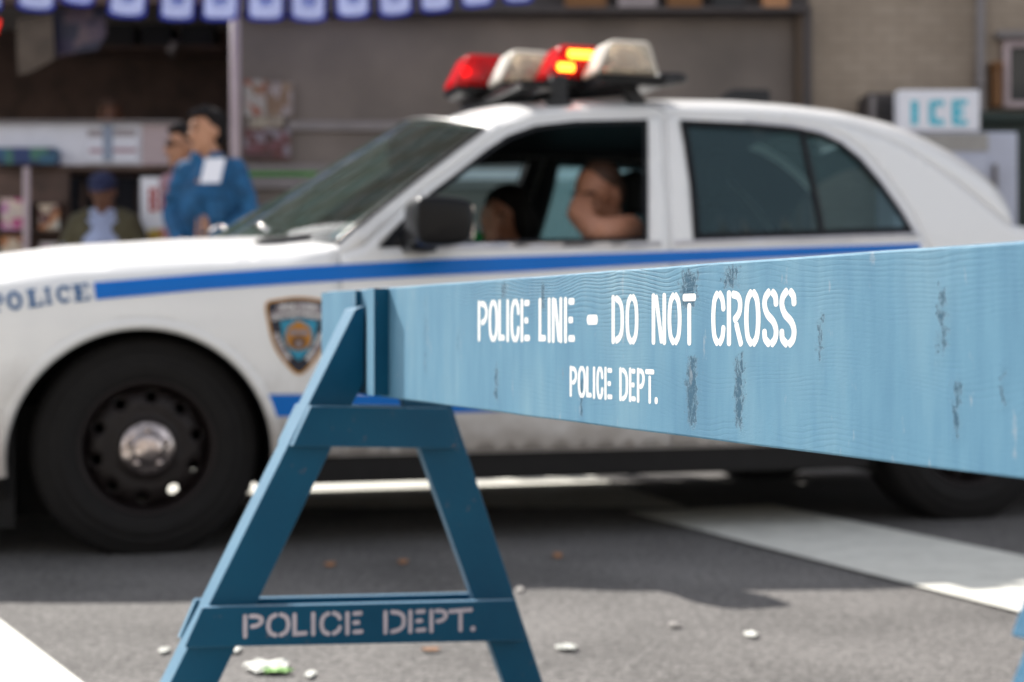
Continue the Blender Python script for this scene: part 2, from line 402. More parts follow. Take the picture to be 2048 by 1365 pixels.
M = dict(
 asphalt=asphalt_mat(), rpaint=roadpaint_mat(), plank=plank_mat(), fpaint=framepaint_mat(), car=carpaint_mat(),
 stencil=pm('stencil_white_paint', (.78, .77, .75), .55, var=.05), stencil2=pm('grey_white_paint', (.50, .44, .48), .6, var=.1, vs=60),
 dark=pm('dark_interior_plastic', (.012, .012, .014), .6), rubber=pm('tyre_rubber', (.011, .010, .010), .8, spec=.25, vs=20),
 steel=pm('black_wheel_steel', (.013, .009, .009), .5, spec=.3), chrome=pm('chrome', (.75, .70, .68), .16, 1.0), hubc=pm('worn_chrome', (.50, .43, .41), .24, 1.0, var=.35, vs=40),
 brown=pm('chrome_trim', (.6, .58, .6), .3, .8), blackp=pm('black_gloss_plastic', (.004, .004, .005), .3, spec=.25),
 stripe=pm('blue_vinyl', (.0, .15, .56), .4, spec=.3, var=.05), letter=pm('blue_letter_vinyl', (.012, .10, .26), .4, var=.05),
 gap=pm('gap_shadow_rubber', (.008, .008, .009), .9), under=pm('underbody_black', (.008, .007, .007), .9),
 wglass=glass('tinted_side_glass', (.36, .52, .52), .32, (.10, .225, .265), 1.6), fglass=glass('clear_side_glass', (.42, .55, .55), .10, (.06, .11, .12), 1.5), sglass=glass('windscreen_glass', (.66, .82, .76), .08, (.24, .36, .31), 2.0),
 red=glass('red_lens_plastic', (.85, .02, .025), .22, (.75, .012, .02), 1.5, .10, .6), clear=glass('clear_lens_plastic', (.85, .80, .72), .14, (.97, .95, .90), 1.5, .10, .80),
 led=pm('lit_lamp', (1, .4, .05), .5, emis=(1, .19, .012), es=6), ledr=pm('lit_red_lamp', (.8, .02, .02), .5, emis=(1, .015, .01), es=2.2),
 skin=pm('skin', (.42, .19, .115), .5, var=.08), skin2=pm('tanned_skin', (.46, .225, .13), .45, var=.08), skind=pm('dark_skin', (.16, .07, .04), .5, var=.1),
 hair=pm('black_hair', (.008, .006, .006), .7, spec=.2), hair2=pm('cropped_brown_hair', (.07, .035, .022), .6),
 bshirt=pm('blue_denim_cloth', (.012, .085, .20), .9, vs=11, var=.45), navy=pm('navy_cloth', (.008, .012, .05), .85), olive=pm('olive_cloth', (.075, .065, .035), .9, var=.2),
 pshirt=pm('pale_blue_cloth', (.32, .37, .55), .85), trouser=pm('dark_trouser_cloth', (.03, .03, .04), .9), shoe=pm('shoe_leather', (.02, .015, .012), .5),
 pink=pm('pink_cloth', (.35, .2, .24), .85), white=pm('white_paint', (.62, .62, .68), .5, var=.06), card=pm('white_card', (.8, .8, .86), .6, var=.03),
 beige=brick_mat('painted_beige_block', (.35, .285, .225), (.31, .25, .195), (.265, .215, .17)),
 shutter=pm('grey_shutter_metal', (.150, .122, .106), .6, .0, var=.32, vs=1.3), moul=pm('grey_moulding', (.2, .178, .176), .6, var=.1),
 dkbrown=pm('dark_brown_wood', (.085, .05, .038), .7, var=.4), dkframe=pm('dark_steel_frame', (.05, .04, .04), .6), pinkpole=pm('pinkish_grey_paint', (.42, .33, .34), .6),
 green=pm('green_paint', (.06, .26, .04), .5), dkgreen=pm('dark_green_paint', (.004, .018, .014), .5), conc=pm('sidewalk_concrete', (.34, .32, .30), .9, var=.12, vs=8),
 iceblue=pm('ice_blue_vinyl', (.05, .48, .62), .5), fridge=pm('freezer_enamel', (.46, .48, .58), .35, var=.05), amber=pm('amber_wood', (.16, .065, .015), .6), tan=pm('tan_wood', (.12, .085, .06), .7),
 flagw=pm('violet_white_flag', (.50, .55, .88), .7, var=.18, vs=30), flagb=pm('royal_blue_flag', (.008, .025, .34), .7), flagm=print_mat('flag_print', [(.07, .10, .40), (.10, .14, .50), (.32, .38, .75)], 60),
 greenc2=pm('pale_green_sticker', (.25, .5, .35), .6), paper=pm('crumpled_paper', (.62, .62, .57), .8, var=.3, vs=40), papg=pm('green_wrapper', (.35, .6, .2), .5), leaf=pm('dry_leaf', (.35, .17, .08), .7, var=.3),
 gold=pm('gold_vinyl', (.52, .24, .03), .45), dnavy=pm('dark_navy_vinyl', (.012, .012, .025), .5), greyv=pm('grey_vinyl', (.27, .23, .24), .6), cyan=pm('cyan_vinyl', (.015, .27, .42), .5),
 orange=pm('orange_vinyl', (.48, .19, .01), .5), greenc=pm('green_cloth', (.01, .4, .1), .7),
 brickr=brick_mat('red_brick', (.22, .09, .06), (.17, .07, .05), (.2, .18, .16)), wpane=pm('window_pane_dark', (.02, .025, .03), .08, var=.2),
)

def worn_stencil():
    q = NT('worn_stencil_paint'); v = q.coord()
    w_ = q.ramp(q.noise(q.coord((120, 0, 260)), 1, 5, .75), [(.60, (0, 0, 0)), (.70, (1, 1, 1))])
    c = q.mix(q.math('MULTIPLY', w_, .55), (.74, .74, .73), (.16, .28, .36))
    q.l(c, q.b.inputs['Base Color']); q.b.inputs['Roughness'].default_value = .6
    q.bump(q.noise(q.coord((160, 60, 420)), 1, 5, .75), .5, .0008); return q.m
M['wstencil'] = worn_stencil()
# ------------------------------------------------------------------ ground
def sheet(name, pts, z, m):
    vv, ff = [(x, y, z) for x, y in pts], [tuple(range(len(pts)))]
    return tag(obj(name, vv, ff, m), kind='structure')
def gp(px, py): Y = F*H/(py-HY); return ((px-CX)/F*Y, Y)
sheet('road', [(-150, -150), (150, -150), (150, 150), (-150, 150)], 0, M['asphalt'])
def strip(name, a, b, d, w, l0, l1, z=.004):  # band from edge point a along d
    d = Vector(d).normalized(); n = Vector((d.y, -d.x)); a = Vector(a)
    return sheet(name, [a+d*l0, a+d*l1, a+d*l1+n*w, a+d*l0+n*w], z, M['rpaint'])
# crossing bars
e1 = Vector(gp(1358, 1055)); e2 = Vector(gp(2034, 1229)); dd = (e2-e1).normalized()
strip('crosswalk_bar', e1, None, dd, -.63, -.42, 3.2, .008)
f1 = Vector(gp(0, 1243)); f2 = Vector(gp(160, 1365)); d2 = (f2-f1).normalized()
strip('crosswalk_bar', f1, None, d2, .62, -1.0, 3.2)
strip('crosswalk_bar', e1+Vector((2.45, .1)), None, dd, -.63, -1.0, 3.2)
# wide painted line on the far side of the car
r1 = Vector(gp(1179, 952)); r2 = Vector(gp(1276, 983))
sheet('stop_line', [(-1.72, 5.98), (r2.x+.14, 5.98), (r2.x, r2.y), (r1.x, r1.y), (r1.x-.06, 7.75), (-2.3, 7.6)], .004, M['rpaint'])

# sidewalk beyond the car
mb = MB(); mb.box(-40, 40, 8.35, 10.4, -.3, .15)
tag(bevel(mb.build('sidewalk', M['conc']), .02), kind='structure')
mb = MB(); mb.box(-40, 40, 8.2, 8.346, -.3, .146)
tag(bevel(mb.build('kerb', M['conc']), .02), kind='structure')
mb = MB(); mb.box(-40, 40, -13.5, -9, -.3, .15)
tag(mb.build('sidewalk', M['conc']), kind='structure')

# ------------------------------------------------------------------ police barricade
Q = Vector((.3968, -.9179)); U = Vector((.9179, .3968))      # along the plank (towards us), across it
A0 = Vector((-.25, 2.68))
def plank_s(px):
    k = (px-CX)/F; return (k*A0.y-A0.x)/(Q.x-k*Q.y)
s_far = plank_s(653)
P0 = A0+Q*s_far
ZB, ZT = .5815, .7655
def plank_pz(px, py):
    s = plank_s(px); Y = A0.y+Q.y*s; return s-s_far, H+(HY-py)/F*Y
plank = empty('barrier_plank', (P0.x, P0.y, 0), math.atan2(Q.y, Q.x))
tag(plank, 'long light blue wooden plank stencilled POLICE LINE - DO NOT CROSS', 'barricade plank')
L = 2.62
# far end to near end, subdivided edges slightly uneven
random.seed(3)
xs = np.linspace(0, L, 120)
def wob(x, k): return .0005*math.sin(x*3.1+k)+.0002*math.sin(x*23+k*2)
mb = MB(); V = []; Fc = []
for i, x in enumerate(xs):
    nb = -.0035 if False else 0
    V += [(x, 0, ZB+wob(x, 1)), (x, .036, ZB+wob(x, 2)), (x, .036, ZT+wob(x, 3)), (x, 0, ZT+wob(x, 3.5))]
for i in range(len(xs)-1):
    for k in range(4): Fc.append((i*4+k, i*4+(k+1) % 4, i*4+4+(k+1) % 4, i*4+4+k))
Fc += [(0, 1, 2, 3), tuple(len(V)-4+k for k in (3, 2, 1, 0))]
mb.add(V, Fc); pb = mb.build('board', M['plank'], plank); bevel(pb, .0022, 2, 50)
def plank_text(items, sw, name):
    polys = []
    for ch, a, b, yt, yb in items:
        xa, z1 = plank_pz(a, yt); xb, _ = plank_pz(b, yt); _, z0 = plank_pz((a+b)/2, yb); _, z1 = plank_pz((a+b)/2, yt)
        polys += glyph_polys(ch, xa, xb, z0, z1, sw)
    vv, ff = cdt(polys)
    # sprayed paint: follows the board a hair proud of it
    return obj(name, [(x, -.00015, z) for x, z in vv], ff, M['wstencil'], plank)
def c7(x): return 880+x/1.7534
def yt1(px): return 600+(px-957)*(574-600)/(1592-957)
def yb1(px): return 685+(px-965)*(697-685)/(1592-965)
def ca(x): return 880+x/3.5925
def cb_(x): return 1150+x/3.592
L1 = [('P',ca(272),ca(343)),('O',ca(349),ca(418)),('L',ca(419),ca(470)),('I',ca(470),ca(504)),('C',ca(506),ca(574)),('E',ca(579),ca(648)),
      ('L',ca(708),ca(766)),('I',ca(768),ca(802)),('N',ca(805),ca(878)),('E',ca(891),ca(972)),('-',ca(1055),ca(1135)),
      ('D',cb_(262),cb_(352)),('O',cb_(362),cb_(458)),('N',cb_(552),cb_(655)),('O',cb_(664),cb_(768)),('T',cb_(776),cb_(868)),
      ('C',cb_(978),cb_(1084)),('R',cb_(1090),cb_(1206)),('O',cb_(1214),cb_(1336)),('S',cb_(1344),cb_(1464)),('S',cb_(1468),cb_(1594))]
plank_text([(c, a, b, yt1((a+b)/2), yb1((a+b)/2)) for c, a, b in L1], .0081, 'lettering')
def yt2(px): return 731+(px-1141)*(736-731)/(1310-1141)
def yb2(px): return 795+(px-1141)*(810-795)/(1310-1141)
L2 = [('P',ca(932),ca(985)),('O',ca(990),ca(1050)),('L',ca(1051),ca(1094)),('I',ca(1095),ca(1120)),('C',ca(1124),ca(1175)),('E',ca(1181),ca(1240)),
      ('D',cb_(318),cb_(382)),('E',cb_(388),cb_(438)),('P',cb_(445),cb_(502)),('T',cb_(507),cb_(568)),('.',cb_(572),cb_(596))]
plank_text([(c, a, b, yt2((a+b)/2), yb2((a+b)/2)) for c, a, b in L2], .0056, 'lettering')
# cleats that keep the board in the frame
def cleat(xa, xb, th, name='cleat'):
    mb = MB(); mb.box(xa, xb-.001, -th, -.0005, ZB+.004, ZT-.002); mb.box(xb-.0008, xb, -th, -.0005, ZB+.004, ZT-.002, 1)  # near end face takes the darker paint to stand in for its shade
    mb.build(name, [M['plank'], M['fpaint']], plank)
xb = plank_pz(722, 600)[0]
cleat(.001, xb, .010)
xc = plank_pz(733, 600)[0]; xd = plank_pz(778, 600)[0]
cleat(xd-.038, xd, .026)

def make_frame():
    th = math.atan2(U.y, U.x)
    fr = empty('sawhorse_frame', (A0.x, A0.y, 0), th)
    O = A0; v2 = Vector((-U.y, U.x))
    def ap(px, py, v=0):
        Ov = O+v2*v; k = (px-CX)/F
        s = (k*Ov.y-Ov.x)/(U.x-k*U.y); Y = Ov.y+U.y*s
        return (s, max(0, H+(HY-py)/F*Y))
    def part(name, pts, v0, v1, vp=None):
        mb = MB(); mb.prism([ap(*p, v0 if vp is None else vp) for p in pts], v0, v1)
        return bevel(mb.build(name, M['fpaint'], fr), .0018)
    part('leg', [(711, 619), (729, 612), (727.5, 768), (709, 801), (438, 1365), (371, 1503), (268, 1508), (341, 1365)], 0, .062)
    part('leg', [(840, 640), (904, 813), (1086, 1365), (1112, 1443), (1033, 1443), (1008, 1365), (839, 896), (805, 800), (798, 655)], 0, .022)
    part('spacer_block', [(862, 822), (896, 822), (914, 890), (850, 890)], .0225, .0615)
    part('spacer_block', [(960, 1222), (1020, 1222), (1034, 1272), (975, 1272)], .0225, .0615)
    part('upper_crosspiece', [(622, 813), (898, 817), (921, 898), (585, 893)], -.019, 0)
    part('upper_crosspiece', [(622, 813), (898, 817), (921, 898), (585, 893)], .062, .081, -.019)
    part('lower_crosspiece', [(405, 1216), (1031, 1201), (1051, 1282), (369, 1296)], -.019, 0)
    part('lower_crosspiece', [(413, 1216), (1031, 1201), (1051, 1282), (379, 1296)], .062, .081, -.019)
    tx = [('P',485,528),('O',531,582),('L',584,618),('I',619,634),('C',638,685),('E',690,727),
          ('D',766,812),('E',816,853),('P',858,896),('T',899,943),('.',940,952)]
    polys = []
    for ch, a, b in tx:
        m_ = (a+b)/2; t_ = 1228-(m_-485)*.0285; b_ = 1277-(m_-485)*.0285
        xa, z1 = ap(a, t_, -.0194); xb, _ = ap(b, t_, -.0194); _, z1 = ap(m_, t_, -.0194); _, z0 = ap(m_, b_, -.0194)
        polys += glyph_polys(ch, xa, xb, z0, z1, .0073)
    vv, ff = cdt(polys)
    obj('lettering', [(x, -.0194, z) for x, z in vv], ff, M['stencil2'], fr)
    return fr
frame1 = make_frame()
tag(frame1, 'dark blue wooden A-frame with POLICE DEPT. on its lower crosspiece', 'barricade frame', 'A-frames carrying the barrier plank')
def copy_tree(o, parent=None):
    c = o.copy(); COL.objects.link(c)
    if parent: c.parent = parent
    for ch in [x for x in o.children]: copy_tree(ch, c)
    return c
f2_ = copy_tree(frame1)
# the second frame stands under the near end; only the edge of its leg shows at the right border
for ch in list(f2_.children):
    if ch.name.startswith('lettering'): bpy.data.objects.remove(ch)
NEAR = 1.845
f2_.location = (A0.x+Q.x*NEAR, A0.y+Q.y*NEAR, 0)
tag(f2_, 'second A-frame, only a pale blurred strip of its leg showing at the right edge', 'barricade frame', 'A-frames carrying the barrier plank')

# ------------------------------------------------------------------ police car
TH = math.radians(17.2); EX = Vector((math.cos(TH), math.sin(TH))); NX = Vector((math.sin(TH), -math.cos(TH)))
CO = Vector((-1.139, 4.76))-NX*.91
car = empty('police_car', (CO.x, CO.y, 0), TH)
tag(car, 'white and blue police car with red and clear roof lights, crossing behind the barricade', 'police car')
def cpx(px, py, t):
    k = (px-CX)/F
    x = (k*(CO.y+NX.y*t)-CO.x-NX.x*t)/(EX.x-k*EX.y); Y = CO.y+EX.y*x+NX.y*t
    return x, H+(HY-py)/F*Y
def zbelt(x): return float(np.interp(x, [-1, .74, 1.7, 2.7, 3.5], [.94, .957, .988, 1.035, 1.06]))
ZSX = [-1.0, -.7, -.42, -.21, .17, .44, .7, 3.2, 3.6, 4.0, 4.4]
ZSZ = [.74, .82, .875, .905, .937, .952, .965, 1.05, 1.06, 1.04, .97]
def zsh(x): return float(np.interp(x, ZSX, ZSZ))
PZ = [.0, .15, .22, .29, .40, .50, .60, .70, .80, .88, .94, .97, 1.06, 1.16, 1.26, 1.36, 1.44, 1.55]
PT = [.85, .90, .935, .955, .970, .979, .982, .979, .966, .952, .937, .925, .878, .824, .768, .712, .668, .60]
_pz = np.linspace(0, 1.55, 156); _pt = np.interp(_pz, PZ, PT)
_k = np.hanning(13); _k /= _k.sum(); _pt2 = np.convolve(np.pad(_pt, 6, mode='edge'), _k, 'valid')
def W(x, z):
    zz = z-(zbelt(x)-.965)*min(1, max(0, (z-.3)/.6)); zz = min(1.55, max(0, zz))
    t = float(np.interp(zz, _pz, _pt2))
    r = max(0., min(1., (.66-x)/.22)) + max(0., min(1., (x-3.15)/.3))
    if r > 0:
        d = z-(zsh(x)-.11)
        if d > 0: t -= r*.095*(d/.11)**2
    if x < -.2: t -= .13*((-.2-x)/.75)**2.2
    if x > 3.1: t -= .10*((x-3.1)/1.25)**2
    return t
def surf(px, py, off=0):
    t = .9
    for _ in range(14):
        x, z = cpx(px, py, t); t = W(x, z)+off
    return x, z
def S(pts): return [surf(*p) for p in pts]
def side_mesh(name, outers, holes, m, sgn, off=0, step=.05, bd=.03, parent=None, smooth=True, thick=0):
    vv, ff = cdt(outers, holes, step, bd)
    o = obj(name, [(x, -sgn*(W(x, z)+off), z) for x, z in vv], ff, m, parent or car, smooth)
    # make normals point outward
    me = o.data; bm = bmesh.new(); bm.from_mesh(me); bm.faces.ensure_lookup_table()
    s = sum(f.normal.y*f.calc_area() for f in bm.faces)
    if s*(-sgn) < 0: bmesh.ops.reverse_faces(bm, faces=bm.faces)
    bm.to_mesh(me); bm.free()
    if thick:
        sd = o.modifiers.new('s', 'SOLIDIFY'); sd.thickness = thick; sd.offset = -1; sd.use_even_offset = False
        if len(me.materials) > 1: sd.material_offset = 1; sd.material_offset_rim = 0
    return o
AED = [(672, 489), (700, 463), (780, 399), (870, 329), (967, 257)]
AE = S(AED)
RAILP = [(967, 257), (1020, 240), (1090, 230), (1160, 226), (1300, 224), (1450, 226), (1580, 232), (1700, 250), (1800, 287), (1860, 325), (1930, 374), (1990, 424), (2024, 452)]
RAIL = S(RAILP)
SILP = [(967, 233), (1010, 217), (1060, 208), (1130, 203), (1340, 200), (1450, 202), (1560, 211), (1650, 221), (1750, 241), (1800, 261), (1850, 290), (1900, 331), (1950, 376), (2000, 416), (2030, 440)]
SIL = [cpx(a, b, .42+.08*min(1, max(0, (a-1600)/220))) for a, b in SILP]
rx = np.array([p[0] for p in RAIL]); rz_ = np.array([p[1] for p in RAIL])
sx = np.array([p[0] for p in SIL]); sz_ = np.array([p[1] for p in SIL])
print('A edge', AE, 'rail', RAIL[0], RAIL[-1], 'sil', SIL[0], SIL[-1])
FW = S([(758, 494), (800, 450), (861, 388), (926, 339), (974, 301), (1016, 273), (1071, 253), (1151, 244), (1293, 241), (1293, 483), (1100, 486)])
RW = S([(1361, 242), (1370, 289), (1382, 381), (1388, 479), (1600, 473), (1825, 465), (1795, 415), (1757, 362), (1719, 318), (1681, 287), (1643, 269), (1589, 257), (1490, 248)])
arcF = [(.0+.405*math.cos(a), .30+.405*math.sin(a)) for a in np.linspace(0, 2*math.pi, 56, endpoint=False)]
arcR = [(2.925+.392*math.cos(a), .30+.392*math.sin(a)) for a in np.linspace(0, 2*math.pi, 56, endpoint=False)]
DF = [(.613, .295), (.613, .93), (.69, .957)]+S([(845, 381), (916, 329), (966, 291), (1008, 263), (1066, 243), (1150, 235), (1323, 232), (1326, 300), (1337, 490)])+[(1.742, .6), (1.742, .295)]
DRt = S([(1332, 232), (1490, 239), (1592, 247), (1650, 257), (1692, 274), (1732, 305), (1770, 348), (1810, 402), (1846, 470)])
DR = [(1.748, .295), (1.748, .6)]+S([(1342, 490), (1334, 300)])+DRt+[(2.76, .9), (2.71, .78), (2.60, .615), (2.51, .47), (2.48, .295)]
LOW = .29
outline = [(-.90, LOW), (-.93, .45), (-.945, .6), (-.93, .74)]+[(x, zsh(x)) for x in np.linspace(-.88, .60, 20)]+AE[:-1]+RAIL+[(3.42, zsh(3.42))]+\
          [(x, zsh(x)) for x in np.linspace(3.5, 4.28, 10)]+[(4.34, .85), (4.35, .6), (4.3, LOW)]
def gap_strip(loop, sgn, w=.022):
    pl = []
    n = len(loop)
    for i in range(n-1): pass
    poly = ribbon(loop, w, False)
    return side_mesh('panel_gap', [poly], [], M['gap'], sgn, -.008, None, .06, smooth=True)
def offset_poly(poly, d):
    P = [np.array(p) for p in poly]; n = len(P); ar = sum(P[i][0]*P[(i+1) % n][1]-P[(i+1) % n][0]*P[i][1] for i in range(n))
    sg = 1 if ar > 0 else -1; out = []
    for i in range(n):
        a, b, c = P[i-1], P[i], P[(i+1) % n]; d1 = (b-a)/np.linalg.norm(b-a); d2 = (c-b)/np.linalg.norm(c-b); dd_ = d1+d2; dd_ /= np.linalg.norm(dd_)
        k = 1/max(.6, math.sqrt((1+d1.dot(d2))/2)); out.append(tuple(b+np.array([dd_[1], -dd_[0]])*sg*d*k))
    return out
for sgn in (1, -1):
    body = side_mesh('body', [outline], [arcF, arcR, offset_poly(DF, .0025), offset_poly(DR, .0025)], [M['car'], M['dark']], sgn, 0, .032, .02, thick=.012)
    body['label'] = 'white side panel' if 0 else 'painted body side'
    del body['label']
    gap_strip(DF+[DF[0]], sgn); gap_strip(DR+[DR[0]], sgn)
    gap_strip([(-.93, .535), (-.36, .535)], sgn, .016)
    fd = side_mesh('front_door', [DF], [FW], [M['car'], M['dark']], sgn, 0, .032, .02, thick=.014)
    rd = side_mesh('rear_door', [DR], [RW, ], [M['car'], M['dark']], sgn, 0, .032, .02, thick=.014)
    # rubber seals round the windows, chrome line below
    side_mesh('window_seal', [offset_poly(FW, .004)], [offset_poly(FW, -.014)], M['blackp'], sgn, .003, None, .03, fd)
    side_mesh('window_seal', [offset_poly(RW, .004)], [offset_poly(RW, -.020)], M['blackp'], sgn, .003, None, .03, rd)
    for a, b, pr in (((868, 493), (1322, 487), fd), ((1348, 486), (1836, 470), rd)):
        pa, pb_ = surf(*a), surf(*b)
        side_mesh('sill_trim', [ribbon([pa, pb_], .014, False)], [], M['brown'], sgn, .006, None, .06, pr, thick=.006)
    dv = [surf(1603, 258), surf(1622, 350), surf(1646, 470)]
    side_mesh('window_divider', [ribbon(dv, .022, False)], [], M['blackp'], sgn, .001, None, .04, rd, thick=.01)
    side_mesh('window_glass', [offset_poly(RW, -.005)], [], M['wglass'], sgn, -.006, .08, .04, rd)
    if sgn == -1: side_mesh('window_glass', [offset_poly(FW, -.005)], [], M['fglass'], sgn, -.006, .08, .04, fd)
    sail = S([(758, 494), (800, 450), (838, 412), (858, 494)])
    side_mesh('mirror_mount', [sail], [], M['blackp'], sgn, -.002, None, .04, fd, thick=.01)
    # quarter C-pillar window chrome line
    side_mesh('window_chrome', [ribbon(offset_poly(RW, .010)[5:13], .007, False)], [], M['brown'], sgn, .002, None, .03, rd)
    # door handles
    for hx, pr in ((1.60, fd), (2.50, rd)):
        mb = MB(); z = .83; y = -sgn*W(hx, z)
        mb.box(hx-.085, hx+.085, min(y, y-sgn*.025), max(y, y-sgn*.025), z-.016, z+.016)
        bevel(mb.build('door_handle', M['blackp'], pr), .006)
    # stripes
    SU = [(187, 565), (400, 548), (600, 534), (700, 528), (868, 519), (1060, 512), (1340, 503), (1600, 494), (1840, 487)]
    SB = [(1840, 501), (1600, 514), (1340, 527), (1060, 543), (868, 552), (700, 561), (600, 567), (400, 581), (191, 600)]
    side_mesh('blue_stripe', [S(SU+SB)], [], M['stripe'], sgn, .0035, .02, .02)
    low = S([(528, 789), (600, 789), (900, 789), (1000, 788)])+[(2.45, .50), (2.45, .43)]+S([(1000, 823), (900, 826), (700, 831), (545, 834)])
    side_mesh('blue_stripe', [low], [], M['stripe'], sgn, .0035, .03, .03)
    # wheel arch lips and liners
    for cx_, r_ in ((0, .405), (2.925, .392)):
        mb = MB(); N = 40; V = []; Fc = []
        for i in range(N+1):
            a = -.12+(math.pi+.24)*i/N; c_, s_ = math.cos(a), math.sin(a)
            for rr, dy in ((r_+.022, .002), (r_+.010, .009), (r_-.002, .009), (r_-.012, -.004), (r_-.004, -.03)):
                X_, Z_ = cx_+rr*c_, .30+rr*s_; V.append((X_, -sgn*(W(X_, Z_)+dy), Z_))
        for i in range(N):
            for k in range(4): Fc.append((i*5+k, i*5+k+1, i*5+6+k, i*5+5+k))
        mb.add(V, Fc); mb.build('arch_lip', M['car'], car, True)
        mb = MB(); V = []; Fc = []
        for i in range(N+1):
            a = -.3+(math.pi+.6)*i/N; X_, Z_ = cx_+(r_+.004)*math.cos(a), .30+(r_+.004)*math.sin(a)
            V += [(X_, -sgn*(W(X_, Z_)-.008), Z_), (X_, -sgn*.52, Z_)]
        V.append((cx_, -sgn*.52, .24)); c0 = len(V)-1
        for i in range(N):
            Fc.append((2*i, 2*i+1, 2*i+3, 2*i+2))
            if V[2*i][2] > .23: Fc.append((2*i+1, 2*i+3, c0))
        mb.add(V, Fc); mb.build('wheel_well', M['under'], car)
    # black sill below the doors
    mb = MB(); y0, y1 = sorted((-sgn*.90, -sgn*.945))
    mb.box(.43, 2.50, y0, y1, .204, .292); bevel(mb.build('rocker_sill', M['under'], car), .01)
# lettering on the fender (near side reads POLICE, slab serifs)
def slab(ch, x0, x1, z0, z1, sk):
    w_ = x1-x0; h_ = z1-z0; P = []
    def b(a0, a1, b0, b1): P.append([(x0+w_*a0, z0+h_*b0), (x0+w_*a1, z0+h_*b0), (x0+w_*a1, z0+h_*b1), (x0+w_*a0, z0+h_*b1)])
    if ch in 'PLIE':
        c0, c1 = (.32, .68) if ch == 'I' else (.12, .44)
        b(c0, c1, 0, 1); b(max(0, c0-.17), min(1, c1+.17), 0, .14)
        b(max(0, c0-.17), min(1, c1+.17), .86, 1)
    if ch == 'E': b(.4, .92, 0, .14); b(.4, .92, .86, 1); b(.4, .72, .43, .57); b(.8, .95, 0, .3); b(.8, .95, .7, 1)
    if ch == 'L': b(.4, .95, 0, .14); b(.8, .95, 0, .36)
    if ch == 'P': P.append(ribbon([(x0+w_*a, z0+h_*c) for a, c in catmull([(.4,.93),(.75,.88),(.82,.7),(.72,.5),(.4,.46)], 4)], h_*.15, False))
    if ch == 'O':
        P.append(ribbon([(x0+w_*(.5+.36*math.cos(a)), z0+h_*(.5+.43*math.sin(a))) for a in np.linspace(0, 2*math.pi, 25)], h_*.20, False))
    if ch == 'C':
        P.append(ribbon([(x0+w_*(.52+.36*math.cos(a)), z0+h_*(.5+.43*math.sin(a))) for a in np.linspace(.7, 2*math.pi-.7, 21)], h_*.20, False)); b(.78, .93, .62, .98)
    return P
def c5(x): return x/2.353
LB = [('P', -52, 23, 66, 152), ('O', 30, 106, 55, 141), ('L', 128, 204, 42, 128), ('I', 204, 250, 35, 118), ('C', 262, 336, 28, 108), ('E', 344, 424, 18, 100)]
polys = []
for ch, a, b, t_, bt in LB:
    xa, _ = surf(c5(a), 560+c5((t_+bt)/2)); xb, _ = surf(c5(b), 560+c5((t_+bt)/2)); _, z1 = surf(c5((a+b)/2), 560+c5(t_)); _, z0 = surf(c5((a+b)/2), 560+c5(bt))
    g = slab(ch, xa, xb, z0, z1, 0)
    polys += [rot2(p, math.radians(8.5), ((xa+xb)/2, (z0+z1)/2)) for p in g]
side_mesh('police_lettering', polys, [], M['letter'], 1, .0032, None, .03)
polysF = [[(x, z) for x, z in p] for p in polys]
# shield emblem on the fender/door
SHO = S(catmull([(531, 607), (560, 598), (597, 594), (635, 598), (664, 607), (661, 650), (650, 690), (630, 722), (598, 751), (566, 722), (546, 690), (536, 650)], 3, True))
cS = np.mean(np.array(SHO), 0)
def inset(p, d): return offset_poly(p, -d)
def flip(o):
    return o
side_mesh('shield_emblem', [SHO], [], M['gold'], 1, .0030, None, .02)
sh = side_mesh('shield_field', [inset(SHO, .0075)], [], M['dnavy'], 1, .0040, None, .02)
def shp(u, v): return surf(597+u, 672+v)         # photo-pixel offsets from the centre of the shield
bands = [ [shp(-44,-62), shp(-30,-66), shp(0,-68), shp(30,-66), shp(44,-62), shp(44,-50), shp(58,-46), shp(56,-30), shp(35,-36), shp(0,-40), shp(-35,-36), shp(-56,-30), shp(-58,-46), shp(-44,-50)],
          [shp(-52,-6), shp(-40,-6), shp(-28,24), shp(-14,44), shp(-22,54), shp(-36,36), shp(-47,14)],
          [shp(52,-6), shp(40,-6), shp(28,24), shp(14,44), shp(22,54), shp(36,36), shp(47,14)] ]
side_mesh('shield_band', bands, [], M['greyv'], 1, .0048, None, .02)
tri = [shp(-37,-30), shp(0,-34), shp(37,-30), shp(32,4), shp(18,32), shp(0,50), shp(-18,32), shp(-32,4)]
side_mesh('shield_centre', [tri], [], M['cyan'], 1, .0048, None, .02)
em = [[shp(*p) for p in catmull([(-24,14),(-26,-6),(-18,-20),(-8,-26),(0,-30),(8,-26),(18,-20),(26,-6),(24,14),(14,26),(0,30),(-14,26)], 3, True)]]
side_mesh('shield_crest', em, [], M['orange'], 1, .0056, None, .02)
side_mesh('shield_crest', [[shp(16*math.cos(a), 14+15*math.sin(a)) for a in np.linspace(0, 2*math.pi, 16, endpoint=False)]], [], M['amber'], 1, .0064, None, .02)
side_mesh('shield_crest', [[shp(6*math.cos(a), 16+8*math.sin(a)) for a in np.linspace(0, 2*math.pi, 12, endpoint=False)], [shp(-22,-8), shp(-10,-14), shp(0,-10), shp(10,-14), shp(22,-8), shp(20,-1), shp(0,-3), shp(-20,-1)]], [], M['greyv'], 1, .0072, None, .02)
